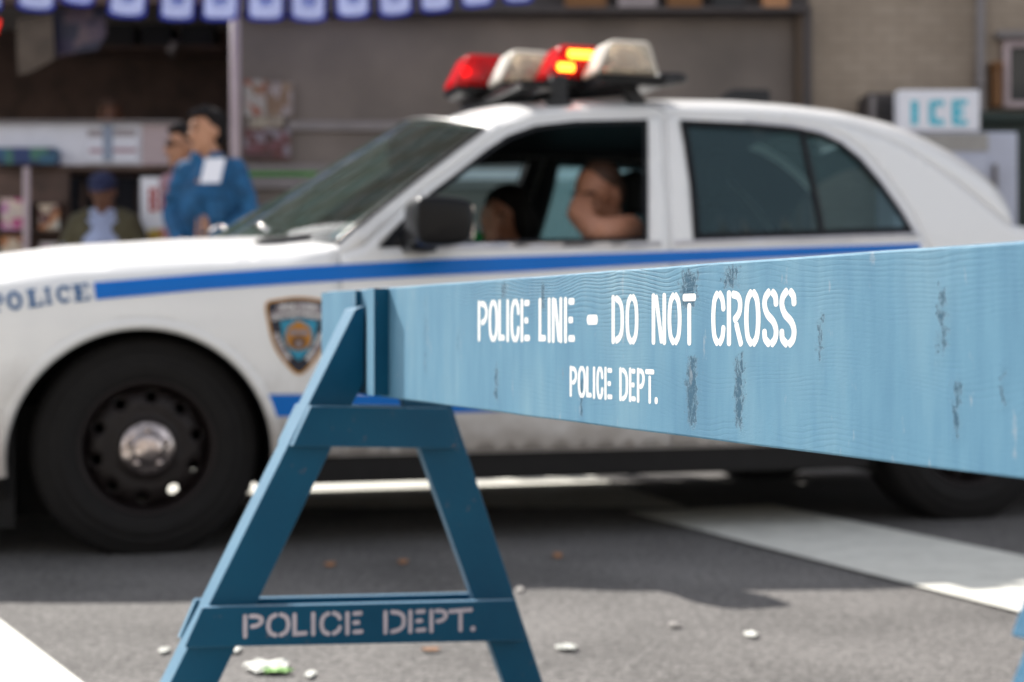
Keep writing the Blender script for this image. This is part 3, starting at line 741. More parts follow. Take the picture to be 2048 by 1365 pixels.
def arc_text(txt, a, b, hgt, sw, sag=0):
    P = []; n = len(txt)
    for i, ch in enumerate(txt):
        if ch == ' ': continue
        f0, f1 = i/n, (i+.82)/n
        u0 = np.array(a)*(1-f0)+np.array(b)*f0; u1 = np.array(a)*(1-f1)+np.array(b)*f1
        d = u1-u0; wd = np.linalg.norm(d); d = d/wd; nn = np.array([d[1], -d[0]])
        s_ = sag*(((f0+f1)-1)**2)
        for st in G[ch]:
            pts = [tuple(u0+d*wd*p+nn*hgt*q+np.array([0, s_])) for p, q in st]
            P.append([shp(*q) for q in ribbon(pts, sw)])
    return P
side_mesh('shield_lettering', arc_text('POLICE', (-36,-52), (38,-52), 12, 2.6, 3)+arc_text('DEPARTMENT', (-52,-36), (54,-36), 10, 1.9, 6)+
          arc_text('CITY OF', (-50,-2), (-22,50), 8, 1.6)+arc_text('NEW YORK', (20,50), (50,-4), 8, 1.6), [], M['stencil'], 1, .0056, None, .02)

# ---- roof, windscreen, rear window
def se(ph, p=3.0, q=1.6): return math.cos(ph)**(2/p), math.sin(ph)**(2/q)
x0r, x1r = rx[0], rx[-1]
NR, NV = 46, 22
def roofpt(u, ph, sgn):
    xr = x0r+(x1r-x0r)*u; zr = float(np.interp(xr, rx, rz_)); zs_ = float(np.interp(xr, sx, sz_))
    h = max(.015, (zs_-zr)/.83); tr = W(xr, zr)
    ct, sz = se(ph)
    k = min(1, u/.10)
    par = 1-ct**2; zz = zr+h*(par*(1-k)+sz*k)
    bow = .13*(1-min(1, u/.35))
    return (xr-bow*(1-ct**2), -sgn*tr*ct, zz)
mb = MB(); V = []; Fc = []; mi = []; cols = 2*NV+1
for i in range(NR+1):
    for j in range(cols):
        sgn = 1 if j <= NV else -1; ph = math.pi/2*(j/NV if j <= NV else (2*NV-j)/NV)
        V.append(roofpt(i/NR, ph, sgn))
Vb = []; rw = []
for i in range(NR):
    for j in range(cols-1):
        f = (i*cols+j, i*cols+j+1, (i+1)*cols+j+1, (i+1)*cols+j)
        if i > NR*.80 and 14 <= j < cols-15: rw.append(f)
        else: Fc.append(f)
def upn(o):
    me = o.data; bm = bmesh.new(); bm.from_mesh(me)
    if sum(f.normal.z*f.calc_area() for f in bm.faces) < 0: bmesh.ops.reverse_faces(bm, faces=bm.faces)
    bm.to_mesh(me); bm.free(); return o
def clean(V, Fc):
    used = sorted({i for f in Fc for i in f}); mp = {u: i for i, u in enumerate(used)}
    return [V[i] for i in used], [tuple(mp[i] for i in f) for f in Fc]
def soli(o, t):
    sd = o.modifiers.new('s', 'SOLIDIFY'); sd.thickness = t; sd.offset = -1; sd.material_offset = 1 if len(o.data.materials) > 1 else 0; return o
soli(upn(obj('roof', *clean(V, Fc), [M['car'], M['dark']], car, True)), .02)
upn(obj('rear_window', *clean(V, rw), M['sglass'], car, True))
# roof seam line over the B-pillar
xsm = RAIL[4][0]+.06
us = (cpx(1328, 222, .66)[0]-x0r)/(x1r-x0r)
for sg in (1, -1):
    mb = MB(); mb.tube([roofpt(us-.004*k, math.pi/2*k/14*.8, sg) for k in range(0, 12)], .0022, 6); mb.build('roof_seam', M['gap'], car)
# windscreen
ax = [p[0] for p in AE]; az = [p[1] for p in AE]
NS = 16; V = []; Fc = []
cc = np.cos(np.linspace(0, math.pi, cols))
top = [roofpt(0, math.pi/2*(j/NV if j <= NV else (2*NV-j)/NV), 1 if j <= NV else -1) for j in range(cols)]
def wpt(s, j):
    xa = float(np.interp(s, np.linspace(0, 1, len(AE)), ax)); za = float(np.interp(s, np.linspace(0, 1, len(AE)), az))
    tA = W(xa, za); c = -top[j][1]/abs(top[0][1])
    bow = .37*(1-s)+.13*s; hh = .03*(1-s)+(top[NV][2]-top[0][2])*s
    return (xa-bow*(1-c*c), -tA*c, za+hh*(1-c*c))
for i in range(NS+1):
    for j in range(cols): V.append(wpt(i/NS, j))
gl, fr_ = [], []
for i in range(NS):
    for j in range(cols-1):
        f = (i*cols+j, i*cols+j+1, (i+1)*cols+j+1, (i+1)*cols+j)
        (gl).append(f)
upn(obj('windscreen', V, gl, M['sglass'], car, True))
for nm, px_, py_, m_, w_ in (('inspection_sticker', 690, 440, 'iceblue', .05), ('inspection_sticker', 712, 424, 'greenc2', .04)):
    a_ = .80; i_ = .12 if nm == 'inspection_sticker' and px_ == 690 else .2
    p0 = Vector(wpt(i_, 3)); p1 = Vector(wpt(i_, 6)); p2 = Vector(wpt(i_+.12, 6)); p3 = Vector(wpt(i_+.12, 3))
    n_ = (p1-p0).cross(p3-p0).normalized(); n_ = n_ if n_.z > 0 else -n_
    mb = MB(); mb.add([p-n_*.004 for p in (p0, p1, p2, p3)], [(0, 1, 2, 3)]); mb.build(nm, M[m_], car)
# black gasket along the windscreen edges
for j in (0, cols-1):
    mb = MB(); mb.tube([V[i*cols+j] for i in range(NS+1)], .008, 8); mb.build('windscreen_seal', M['blackp'], car, True)
mb = MB(); mb.tube([V[NS*cols+j] for j in range(cols)], .007, 8); mb.build('windscreen_seal', M['blackp'], car, True)
# hood
HSX = [-.95, -.7, -.423, -.209, .172, .439, .75]; HSZ = [.83, .89, .941, .973, 1.002, 1.013, 1.015]
def hoodz(x, c):
    zs_ = zsh(x); zc = float(np.interp(x, HSX, HSZ))+.003
    return zs_+(zc-zs_)*(max(0, 1-abs(c)**4.2))**(1/1.08)
NXH = 34; V = []; Fc = []
phs = [math.pi/2*(j/NV if j <= NV else (2*NV-j)/NV) for j in range(cols)]
for i in range(NXH+1):
    for j in range(cols):
        c = se(phs[j], 2.2, 1.7)[0]; sg = 1 if j <= NV else -1
        xe = .635-.37*(1-c*c)-.012; xf = -.93-.10*(1-c*c)
        x = xf+(xe-xf)*(i/NXH); xq = max(-.93, x)
        V.append((x, -sg*W(xq, zsh(xq))*c, hoodz(xq, c)))
for i in range(NXH):
    for j in range(cols-1): Fc.append((i*cols+j, i*cols+j+1, (i+1)*cols+j+1, (i+1)*cols+j))
hd = soli(upn(obj('hood', V, Fc, [M['car'], M['dark']], car, True)), .015)
# cowl panel below the glass and wipers
mb = MB(); V2 = []; 
for j in range(cols):
    c = se(phs[j], 3.2, 1.7)[0]; sg = 1 if j <= NV else -1
    xe = .635-.37*(1-c*c); y = -sg*.86*c
    V2 += [(xe-.02, y, hoodz(.4, c)-.02), (xe+.10, y, hoodz(.4, c)-.028)]
mb.add(V2, [(2*j, 2*j+1, 2*j+3, 2*j+2) for j in range(cols-1)]); soli(upn(mb.build('cowl', M['blackp'], car)), .02)
def wiper(pa, pb_, pc):
    mb = MB(); mb.tube([pa, ((pa[0]+pb_[0])/2, (pa[1]+pb_[1])/2, (pa[2]+pb_[2])/2+.012), pb_], [.011, .008, .005], 8)
    mb.tube([pb_, pc], .006, 8); mb.tube([(pa[0], pa[1], pa[2]-.02), (pa[0], pa[1], pa[2]+.022)], .014, 10)
    mb.build('wiper', M['chrome'], car, True)
def cp3(px, py, t): x, z = cpx(px, py, t); return (x, -t, z)
wiper(cp3(538, 470, .52), cp3(513, 450, .45), cp3(566, 463, .42))
wiper(cp3(458, 472, .02), cp3(440, 452, -.05), cp3(400, 470, -.5))
# trunk lid and rear end
V = []; Fc = []
TX = np.linspace(3.25, 4.36, 16)
for x in TX:
    for j in range(cols):
        c = se(phs[j], 3.2, 1.7)[0]; sg = 1 if j <= NV else -1
        zs_ = zsh(x); V.append((x+.05*(1-c*c), -sg*W(x, zs_)*c, zs_+.045*(max(0, 1-c**4.2))**(1/1.08)))
for i in range(len(TX)-1):
    for j in range(cols-1): Fc.append((i*cols+j, i*cols+j+1, (i+1)*cols+j+1, (i+1)*cols+j))
soli(upn(obj('trunk_lid', V, Fc, [M['car'], M['dark']], car, True)), .015)
mb = MB(); mb.prism([(4.28, .40), (4.38, .42), (4.41, .7), (4.38, .96), (4.28, .97)], -.82, .82); bevel(mb.build('tail_panel', M['car'], car), .02)
mb = MB(); mb.prism([(4.2, .28), (4.44, .30), (4.47, .42), (4.45, .56), (4.2, .56)], -.90, .90); bevel(mb.build('rear_bumper', M['car'], car), .04, 3)
for s_ in (-1, 1):
    mb = MB(); mb.prism([(4.36, .66), (4.415, .66), (4.40, .88), (4.35, .88)], min(s_*.5, s_*.84), max(s_*.5, s_*.84)); bevel(mb.build('tail_light', M['ledr'] if 0 else M['red'], car), .01)
# front end
mb = MB(); mb.prism([(-.85, .24), (-1.06, .26), (-1.11, .40), (-1.09, .55), (-.85, .56)], -.84, .84); bevel(mb.build('front_bumper', M['car'], car), .05, 3)
mb = MB(); mb.prism([(-.93, .56), (-1.05, .57), (-1.01, .80), (-.93, .82)], -.42, .42); bevel(mb.build('grille', M['blackp'], car), .01)
for s_ in (-1, 1):
    mb = MB(); mb.prism([(-.90, .59), (-1.03, .60), (-.98, .76), (-.90, .78)], min(s_*.45, s_*.80), max(s_*.45, s_*.80)); bevel(mb.build('headlight', M['clear'], car), .02)
# floor pan, engine mass, firewall, bulkhead
mb = MB(); mb.box(.42, 2.50, -.90, .90, .212, .23); mb.box(-.85, .41, -.50, .50, .22, .50); mb.box(2.5, 4.2, -.5, .5, .26, .5)
mb.box(-.95, -.37, -.84, .84, .09, .5); mb.box(-.369, -.20, -.64, .64, .10, .45); mb.box(3.35, 4.25, -.85, .85, .28, .5)
mb.box(.46, .50, -.88, .88, .24, .93); mb.box(3.02, 3.06, -.86, .86, .3, 1.0); mb.build('floor_pan', M['under'], car)
mb = MB(); mb.tube([(.4, .62, .19), (1.6, .62, .18), (2.5, .5, .2)], .035, 10); mb.tube([(-.0, -.8, .33), (0, .8, .33)], .03); mb.tube([(2.92, -.8, .33), (2.92, .8, .33)], .05)
mb.build('exhaust_and_axles', M['under'], car, True).name = 'axle'
# dashboard, steering wheel, seats, partition, headliner details
mb = MB(); mb.prism([(.40, .80), (.36, .985), (.62, 1.015), (.82, .97), (.86, .75), (.7, .7)], -.78, .78); bevel(mb.build('dashboard', M['dark'], car), .02)
mb = MB(); mb.box(.52, .70, -.62, -.40, 1.022, 1.026); mb.build('reflection_card', M['card'], car).rotation_euler = (0, 0, 0)  # pale sheet added to stand in for reflections in the windscreen
mb = MB(); c0 = Vector((1.02, -.36, .93)); nrm = Vector((-.85, 0, .5)).normalized(); a_ = Vector((0, 1, 0)); b_ = nrm.cross(a_)
mb.tube([c0+(a_*math.cos(t)+b_*math.sin(t))*.19 for t in np.linspace(0, 2*math.pi, 33)], .014, 8, cap=False)
for t in (0, 2.1, 4.2): mb.tube([c0, c0+(a_*math.cos(t)+b_*math.sin(t))*.19], .014, 8)
mb.tube([c0, c0+Vector((-.25, 0, -.12))], .03, 8); mb.build('steering_wheel', M['dark'], car, True)
def seat(y, x0=1.42):
    mb = MB(); mb.prism([(x0-.02, .45), (x0+.50-.55, .45), (x0-.05, .60), (x0+.42, .58), (x0+.42, .45)], y-.26, y+.26)
    mb.v = []; mb.f = []; mb.m = []
    mb.box(x0, x0+.52, y-.27, y+.27, .42, .60)
    mb.prism([(x0+.42, .55), (x0+.56, .55), (x0+.74, 1.13), (x0+.64, 1.15)], y-.25, y+.25)
    o = bevel(mb.build('seat', M['dark'], car), .04, 3)
    mb = MB(); mb.box(x0+.64, x0+.74, y-.14, y+.14, 1.17, 1.36); h_ = bevel(mb.build('headrest', M['dark'], o), .035, 3)
    mb = MB(); 
    for dy in (-.06, .06): mb.tube([(x0+.69, y+dy, 1.12), (x0+.69, y+dy, 1.2)], .008, 8)
    mb.build('headrest_post', M['dark'], o)
seat(-.40); seat(.40)
mb = MB(); mb.box(2.2, 2.7, -.68, .68, .4, .62); mb.prism([(2.62, .55), (2.8, .55), (2.98, 1.06), (2.86, 1.08)], -.66, .66); bevel(mb.build('rear_seat', M['dark'], car), .04, 3)
mb = MB(); mb.prism([(2.12, .9), (2.15, .9), (2.15, 1.10), (2.12, 1.10)], -.7, .7); mb.build('partition', M['dark'], car)

# ---- wheels
ZW = .328
def wheel(cx_, sgn):
    yo = -sgn*.91; c = (cx_, yo, ZW)
    def ax_(prof): return [(r, sgn*a) for r, a in prof]
    mb = MB(); mb.lathe(ax_([(.204, .020), (.212, .008), (.225, .003), (.250, -.004), (.268, -.0065), (.270, -.0035), (.283, -.005), (.298, -.004), (.300, .0), (.308, .001), (.326, .008), (.339, .020), (.346, .040), (.346, .18), (.338, .201), (.30, .225), (.24, .225), (.204, .20)]), 96, c=c)
    n_ = len(mb.v)
    ty = None
    # rim: barrel + disc with holes
    rb = MB(); rb.lathe(ax_([(.204, .022), (.211, .010), (.206, .006), (.198, .010), (.192, .030), (.186, .045), (.186, .19), (.204, .20)]), 96, c=c)
    holes = [circ(.156*math.cos(a), .156*math.sin(a), .0175, 14) for a in [math.radians(13+36*i) for i in range(10)]]
    vv, ff = cdt([circ(0, 0, .187, 72)], holes, .02, .02)
    pr = lambda r: float(np.interp(r, [0, .06, .085, .10, .125, .15, .172, .187], [.012, .014, .020, .038, .030, .034, .052, .060]))
    V = [(cx_+x, yo+sgn*pr(math.hypot(x, z)), ZW+z) for x, z in vv]
    rb.add(V, ff)
    w_ = rb.build('wheel', M['steel'], car, True)
    sd = w_.modifiers.new('s', 'SOLIDIFY'); sd.thickness = .004
    t_ = mb.build('tyre', M['rubber'], w_, True)
    # tread grooves as ribs
    mb = MB()
    for a in range(72):
        t = 2*math.pi*a/72; p = Vector((cx_+.3465*math.cos(t), 0, ZW+.3465*math.sin(t))); q = Vector((cx_+.3465*math.cos(t+.05), 0, ZW+.3465*math.sin(t+.05)))
        for y_ in (.035, .165): mb.tube([Vector((p.x, yo+sgn*y_, p.z)), Vector((q.x, yo+sgn*(y_+.02), q.z))], .003, 5)
    mb.build('tread', M['rubber'], w_)
    mb = MB(); mb.lathe(ax_([(.088, .018), (.087, .004), (.080, -.008), (.062, -.016), (.050, -.018), (.046, -.030), (.036, -.036), (0.0001, -.038)]), 48, c=c)
    for k in range(5):
        a = math.radians(18+72*k); mb.ell((cx_+.056*math.cos(a), yo-sgn*.016, ZW+.056*math.sin(a)), (.013, .013, .013), 10, 6)
    mb.build('hub_cap', M['hubc'], w_, True)
    mb = MB(); mb.lathe(ax_([(.0001, .06), (.07, .06), (.07, .2), (.0001, .2)]), 24, c=c); mb.build('hub', M['under'], w_)
for cx_ in (0.02, 2.935):
    for sgn in (1, -1): wheel(cx_, sgn)

# ---- near door mirror
def mirror(sgn):
    a = cp3(838, 396, 1.12) if sgn == 1 else None
    xs0, z0 = cpx(826, 480, 1.10); xs1, z1 = cpx(938, 402, 1.10)
    mb = MB(); y0, y1 = (-1.17, -.99) if sgn == 1 else (.99, 1.17)
    mb.prism(catmull([(xs0, z0+.015), (xs0-.005, z1-.02), (xs0+.03, z1+.008), (xs1-.03, z1+.002), (xs1, z1-.03), (xs1-.002, z0+.03), (xs1-.03, z0-.012), (xs0+.03, z0-.018)], 4, True), y0, y1)
    o = bevel(mb.build('wing_mirror', M['blackp'], car), .025, 3, 50)
    for p in o.data.polygons: p.use_smooth = True
    mb = MB(); mb.prism([(xs0+.0, z0-.03), (xs0+.09, z0-.035), (xs0+.10, z0+.03), (xs0+.01, z0+.05)], *sorted((-sgn*.90, -sgn*1.05))); bevel(mb.build('mirror_arm', M['blackp'], o), .01)
    mb = MB(); mb.box(xs1-.004, xs1+.002, y0+.02, y1-.02, z0+.005, z1-.02); mb.build('mirror_glass', M['chrome'], o)
mirror(1); mirror(-1)

# ---- roof light bar: seven lamp pods in a V, apex forward
zb0 = 1.60
pods = []
def podbase(i): 
    t = i*.2; return 1.203+abs(i)*.119+.135, t, 1.634-abs(i)*.010
mb = MB()
for i in range(-3, 4):
    x, t, z = podbase(i)
    mb.prism([(x-.12, z-.012), (x-.10, z-.045), (x+.13, z-.05), (x+.16, z-.012)], -t-.098, -t+.098)
    if i < 3:
        x2, t2, z2 = podbase(i+1)
        mb.tube([(x+.04, -t, z-.045), (x2+.04, -t2, z2-.045)], .032, 8)
mb.box(1.30, 1.42, -.66, .66, 1.535, 1.56)
lb = bevel(mb.build('light_bar', M['blackp'], car), .008)
cols_ = ['clear', 'red', 'clear', 'red', 'clear', 'red', 'clear']
for i in range(-3, 4):
    x, t, z = podbase(i); hgt = .114; m_ = ['red', 'clear', 'red', 'clear'][abs(i)]
    xa, xb = x-.125, x+.118; wy = .095
    b0 = [(xa, -t-wy, z-.010), (xb, -t-wy, z-.010), (xb, -t+wy, z-.010), (xa, -t+wy, z-.010)]
    t0 = [(xa+.062, -t-wy*.80, z+hgt), (xb-.03, -t-wy*.80, z+hgt), (xb-.03, -t+wy*.80, z+hgt), (xa+.062, -t+wy*.80, z+hgt)]
    mb = MB(); mb.add(b0+t0, [(0, 3, 2, 1), (4, 5, 6, 7), (0, 1, 5, 4), (1, 2, 6, 5), (2, 3, 7, 6), (3, 0, 4, 7)])
    o = bevel(mb.build('light_pod', M[m_], lb, True), .022, 4, 30)
    sd = o.modifiers.new('s', 'SOLIDIFY'); sd.thickness = .004
    # reflector and rotator inside
    mb = MB(); mb.lathe([(.0001, 0), (.025, .006), (.045, .03), (.05, .045)], 20, axis='y', c=(x+.02, -t-.02, z+.055)); mb.box(x-.06, x+.1, -t-.06, -t+.06, z-.004, z+.02)
    mb.tube([(x+.05, -t, z), (x+.05, -t, z+.06)], .014, 8)
    mb.build('reflector', M['chrome'] if m_ == 'clear' else M['brown'], lb, True)
    mb = MB(); mb.ell((x-.06, -t-.03, z+.05), (.02, .02, .02), 12, 8); mb.build('lamp', M['ledr'] if m_ == 'red' else M['brown'], lb, True)
# the two lit strips in the third pod
x, t, z = podbase(2)
for (pa, pb_, pc, pd) in (((1137, 104), (1186, 101), (1186, 116), (1137, 117)), ((1116, 127), (1148, 126), (1148, 143), (1116, 143))):
    q = [cpx(*p, t+.097) for p in (pa, pb_, pc, pd)]
    x0_, x1_ = min(a[0] for a in q)-.0, max(a[0] for a in q); z0_, z1_ = min(a[1] for a in q), max(a[1] for a in q)
    mb = MB(); mb.box(x0_, x1_, -t-.099, -t-.092, z0_+.003, z1_-.003); bevel(mb.build('lamp', M['led'], lb), .006, 3)
# mounting feet
for t in (.60, -.60):
    mb = MB(); xx = 1.46; y = -t
    mb.box(xx-.03, xx+.03, y-.02, y+.02, 1.47, 1.59); mb.box(xx-.045, xx+.045, y-.028, y+.028, 1.46, 1.50)
    bevel(mb.build('mounting_foot', M['dark'], lb), .006)
    mb = MB(); mb.prism([(1.74, 1.49), (1.80, 1.49), (1.72, 1.60), (1.66, 1.60)], *sorted((y-.02, y+.02))); mb.build('mounting_foot', M['dark'], lb)
# siren horn / rear bracket sticking out behind the bar
mb = MB(); mb.tube([cp3(1310, 158, .35), cp3(1362, 157, .35)], .012, 8); mb.ell(cp3(1364, 158, .35), (.02, .02, .02)); mb.prism([cpx(1308, 150, .3), cpx(1352, 152, .3), cpx(1345, 172, .3), cpx(1300, 178, .3)], -.36, -.3)
mb.build('bracket', M['dark'], lb, True)

# ------------------------------------------------------------------ people
def remesh(o, vs=.011):
    r = o.modifiers.new('r', 'REMESH'); r.mode = 'VOXEL'; r.voxel_size = vs; r.use_smooth_shade = True
    s_ = o.modifiers.new('sm', 'SMOOTH'); s_.factor = .5; s_.iterations = 4
    return o
def folds(o, st=.022, size=.13):
    t = bpy.data.textures.new('folds', 'CLOUDS'); t.noise_scale = size; t.noise_depth = 3
    d = o.modifiers.new('d', 'DISPLACE'); d.texture = t; d.strength = st; d.mid_level = .5
    return o
def head(mb, c, face, sc_=1.0, neck=None, jaw=True):
    """head centred at c looking along face (unit vector)"""
    f = Vector(face).normalized(); r = f.cross(Vector((0, 0, 1))).normalized(); u = r.cross(f)
    R = Matrix((r, f, u)).transposed(); c = Vector(c)
    P = lambda a, b, d: c+R@Vector((a, b, d))*sc_
    mb.ell(P(0, -.008, .022), (.076*sc_, .093*sc_, .088*sc_), 20, 14, R)          # skull
    mb.ell(P(0, .018, -.045), (.058*sc_, .068*sc_, .070*sc_), 16, 12, R)           # face and jaw
    mb.ell(P(0, .062, -.095), (.026*sc_, .022*sc_, .018*sc_), 12, 8, R)            # chin
    mb.cap(P(0, .083, .006), P(0, .104, -.028), .009*sc_, .014*sc_)                # nose
    mb.ell(P(0, .076, .030), (.05*sc_, .014*sc_, .010*sc_), 12, 6, R)              # brow
    for s_ in (-1, 1):
        mb.ell(P(s_*.033, .066, -.022), (.018*sc_, .016*sc_, .016*sc_), 10, 6, R)  # cheek
        mb.ell(P(s_*.077, -.008, -.012), (.010*sc_, .020*sc_, .032*sc_), 10, 8, R) # ear
    mb.ell(P(0, .080, -.062), (.024*sc_, .013*sc_, .010*sc_), 10, 6, R)            # mouth
    return P, R
def face_bits(P, R, sc_, parent, brow=None, lips=True):
    mb = MB()
    for s_ in (-1, 1): mb.ell(P(s_*.031, .0795, .006), (.013*sc_, .006*sc_, .006*sc_), 10, 6, R)
    mb.build('eyes', M['hair'], parent, True)
    mb = MB()
    for s_ in (-1, 1): mb.tube([P(s_*.014, .090, .028), P(s_*.032, .089, .034), P(s_*.052, .078, .028)], .0045*sc_, 6)
    mb.build('eyebrows', M['hair'], parent, True)
    mb = MB(); mb.tube([P(-.022, .088, -.062), P(0, .0955, -.060), P(.022, .088, -.062)], .004*sc_, 6); mb.build('mouth', M['dkbrown'], parent, True)
def fingers(mb, wr, d, up, curl=.5, s_=1.0, r=.0085):
    """palm and five separate fingers from wrist wr along d; up = back of the hand"""
    d = Vector(d).normalized(); up = Vector(up).normalized(); sd = d.cross(up).normalized(); wr = Vector(wr)
    for k in (-.028, -.01, .01, .028):
        mb.cap(wr+sd*k*.6, wr+d*.085*s_+sd*k, .016, .013)
    for k, L_ in ((-.031, .062), (-.011, .074), (.010, .080), (.030, .070)):
        a = wr+d*.090*s_+sd*k; b = a+(d*math.cos(curl*.6)-up*math.sin(curl*.6))*L_*.5
        c = b+(d*math.cos(curl*1.6)-up*math.sin(curl*1.6))*L_*.5
        mb.cap(a, b, r, r*.92); mb.cap(b, c, r*.92, r*.78)
    a = wr+d*.03+sd*.03; b = a+(d*.6+sd*.7).normalized()*.035; mb.cap(a, b, r*1.25, r); mb.cap(b, b+(d*.95+sd*.1-up*.2).normalized()*.032, r, r*.85)
def standing(loc, rz, label, skin, shirt, hgt=1.78, arms=None, hair='hair', shirt2=None, cap=None, face=(0, -1, 0), lean=0, hpos=(0, 0, 0), jacket=None, glasses=False):
    k = hgt/1.78; root = empty('person', loc, rz); root.scale = (k, k, k)
    hc = Vector((0, -.04-lean, 1.628))+Vector(hpos)
    sh_ = Vector((0, -lean*.8, 1.44))+Vector(hpos)*.7
    mb = MB(); P, R = head(mb, hc, face, 1.08)
    mb.cap(sh_+Vector((0, 0, .02)), hc+Vector((0, .01, -.06)), .068, .060)
    mb.cap((0, 0, 1.0), sh_-Vector((0, 0, .12)), .13, .12); mb.cap(sh_+Vector((-.12, 0, -.05)), sh_+Vector((.12, 0, -.05)), .045, .045)
    arms = arms or [(-1, (-.26, 0, 1.18), (-.24, -.06, .94)), (1, (.26, 0, 1.18), (.24, -.06, .94))]
    for s_, el, wr in arms:
        s0 = sh_+Vector((s_*.150, 0, -.04)); el = Vector(el); wr = Vector(wr)
        mb.cap(s0, el, .048, .038); mb.cap(el, wr, .038, .027); fingers(mb, wr, wr-el, Vector((s_*.3, -1, .2)), .5)
    for s_ in (-1, 1):
        mb.cap((s_*.09, 0, .93), (s_*.10, -.01, .50), .085, .055); mb.cap((s_*.10, -.01, .50), (s_*.10, .02, .10), .054, .038); mb.cap((s_*.10, .03, .05), (s_*.11, -.13, .04), .038, .03)
    remesh(mb.build('body', skin, root, True), .010)
    face_bits(P, R, 1, root)
    mb = MB()
    mb.cap(sh_+Vector((0, 0, -.20)), sh_+Vector((0, 0, -.04)), .158, .10)
    mb.cap((-.05, 0, .98), sh_+Vector((-.06, 0, -.17)), .125, .125); mb.cap((.05, 0, .98), sh_+Vector((.06, 0, -.17)), .125, .125)
    mb.cap(sh_+Vector((-.15, .0, -.035)), sh_+Vector((.15, .0, -.035)), .072, .072)
    for a, b in ((-.05, .055), (.05, .055)): mb.ell(sh_+Vector((a, -.05, .045)), (.045, .03, .028))
    mb.ell(sh_+Vector((0, .045, .05)), (.075, .03, .035))
    for s_, el, wr in arms:
        s0 = sh_+Vector((s_*.155, 0, -.03)); el = Vector(el); wr = Vector(wr)
        mb.cap(s0, el, .068, .054); mb.cap(el, el.lerp(wr, .93), .054, .038)
        for q in (.3, .6): mb.ell(s0.lerp(el, q)+Vector((s_*.012, -.012, 0)), (.062, .06, .028))
    so_ = folds(remesh(mb.build('shirt', shirt, root, True), .011), .035)
    if jacket:
        mb = MB()
        for s_ in (-1, 1):
            mb.cap((s_*.10, .0, .92), sh_+Vector((s_*.115, .0, -.10)), .115, .105); mb.cap((s_*.055, .06, .92), sh_+Vector((s_*.05, .05, -.06)), .13, .10)
        mb.cap(sh_+Vector((-.16, .01, -.03)), sh_+Vector((-.10, .02, 0)), .085, .08); mb.cap(sh_+Vector((.16, .01, -.03)), sh_+Vector((.10, .02, 0)), .085, .08)
        for s_, el, wr in arms:
            s0 = sh_+Vector((s_*.18, 0, -.03)); el = Vector(el); wr = Vector(wr); mb.cap(s0, el, .080, .065); mb.cap(el, el.lerp(wr, .9), .064, .05)
        folds(remesh(mb.build('jacket', jacket, root, True), .011))
    mb = MB()
    for s_ in (-1, 1): mb.cap((s_*.09, 0, .93), (s_*.10, -.01, .50), .105, .078); mb.cap((s_*.10, -.01, .50), (s_*.10, .02, .12), .075, .062)
    mb.cap((-.06, 0, .98), (.06, 0, .98), .125, .125); remesh(mb.build('trousers', M['trouser'], root, True), .013)
    for s_ in (-1, 1):
        mb = MB(); mb.cap((s_*.10, .04, .045), (s_*.115, -.14, .035), .05, .04); remesh(mb.build('shoe', M['shoe'], root, True), .012)
    mb = MB()
    if cap:
        mb.ell(P(0, -.010, .055), (.097, .113, .082), 18, 10, R); mb.ell(P(0, .10, .045), (.066, .075, .010), 14, 6, R); remesh(mb.build('cap', cap, root, True), .008)
        mb = MB(); mb.ell(P(0, -.045, -.01), (.081, .06, .06), 14, 8, R); remesh(mb.build('hair', M[hair], root, True), .01)
    else:
        mb.ell(P(0, -.030, .046), (.094, .097, .088), 18, 12, R); mb.ell(P(0, -.052, -.006), (.092, .066, .086), 16, 10, R)
        mb.ell(P(0, .068, .088), (.060, .024, .024), 14, 8, R)
        for hx_, hy_, hz_ in ((.045, .028, .092), (.015, .042, .099), (-.02, .04, .100), (-.05, .02, .088), (0, .0, .118)): mb.ell(P(hx_, hy_, hz_), (.036, .036, .024), 10, 7, R)
        remesh(mb.build('hair', M[hair], root, True), .008)
    if glasses:
        mb = MB()
        for s_ in (-1, 1): mb.ell(P(s_*.033, .090, .004), (.026, .006, .018), 14, 6, R); mb.tube([P(s_*.06, .083, .008), P(s_*.079, -.01, .004)], .003, 6)
        mb.build('glasses', M['blackp'], root, True)
    tag(root, label, 'person'); return root, P, R, sh_
def at(px, py, Y): return Vector(((px-CX)/F*Y, Y, H+(HY-py)/F*Y))
# man in the blue shirt, turned a little to the left, hands low in front
Ym = 8.95
pm1 = at(425, 300, Ym)
armsB = [(-1, (-.235, -.03, 1.17), (-.10, -.21, 1.00)), (1, (.245, -.03, 1.17), (.09, -.22, .98))]
r_, P_, R_, s_ = standing((pm1.x, Ym, .15), math.radians(-14), 'man in blue long-sleeved shirt with a white badge on his chest, standing by the pole', M['skin2'], M['bshirt'], 1.83, armsB, face=(-.55, -.85, -.02), hpos=(-.02, 0, 0))
mb = MB(); mb.add([(.02, -.205, 1.325), (.135, -.20, 1.325), (.145, -.150, 1.465), (.03, -.155, 1.465), (.02, -.200, 1.325), (.135, -.195, 1.325), (.145, -.145, 1.465), (.03, -.150, 1.465)], [(0,1,2,3),(7,6,5,4),(0,4,5,1),(1,5,6,2),(2,6,7,3),(3,7,4,0)]); mb.build('badge', M['card'], r_)
mb = MB(); mb.box(-.006, .006, -.167, -.16, 1.0, 1.40); mb.build('shirt_placket', M['bshirt'], r_)
mb = MB(); mb.box(.05, .15, -.182, -.165, 1.12, 1.23); bevel(mb.build('shirt_pocket', M['bshirt'], r_), .005)
pm2 = at(392, 300, 9.35)
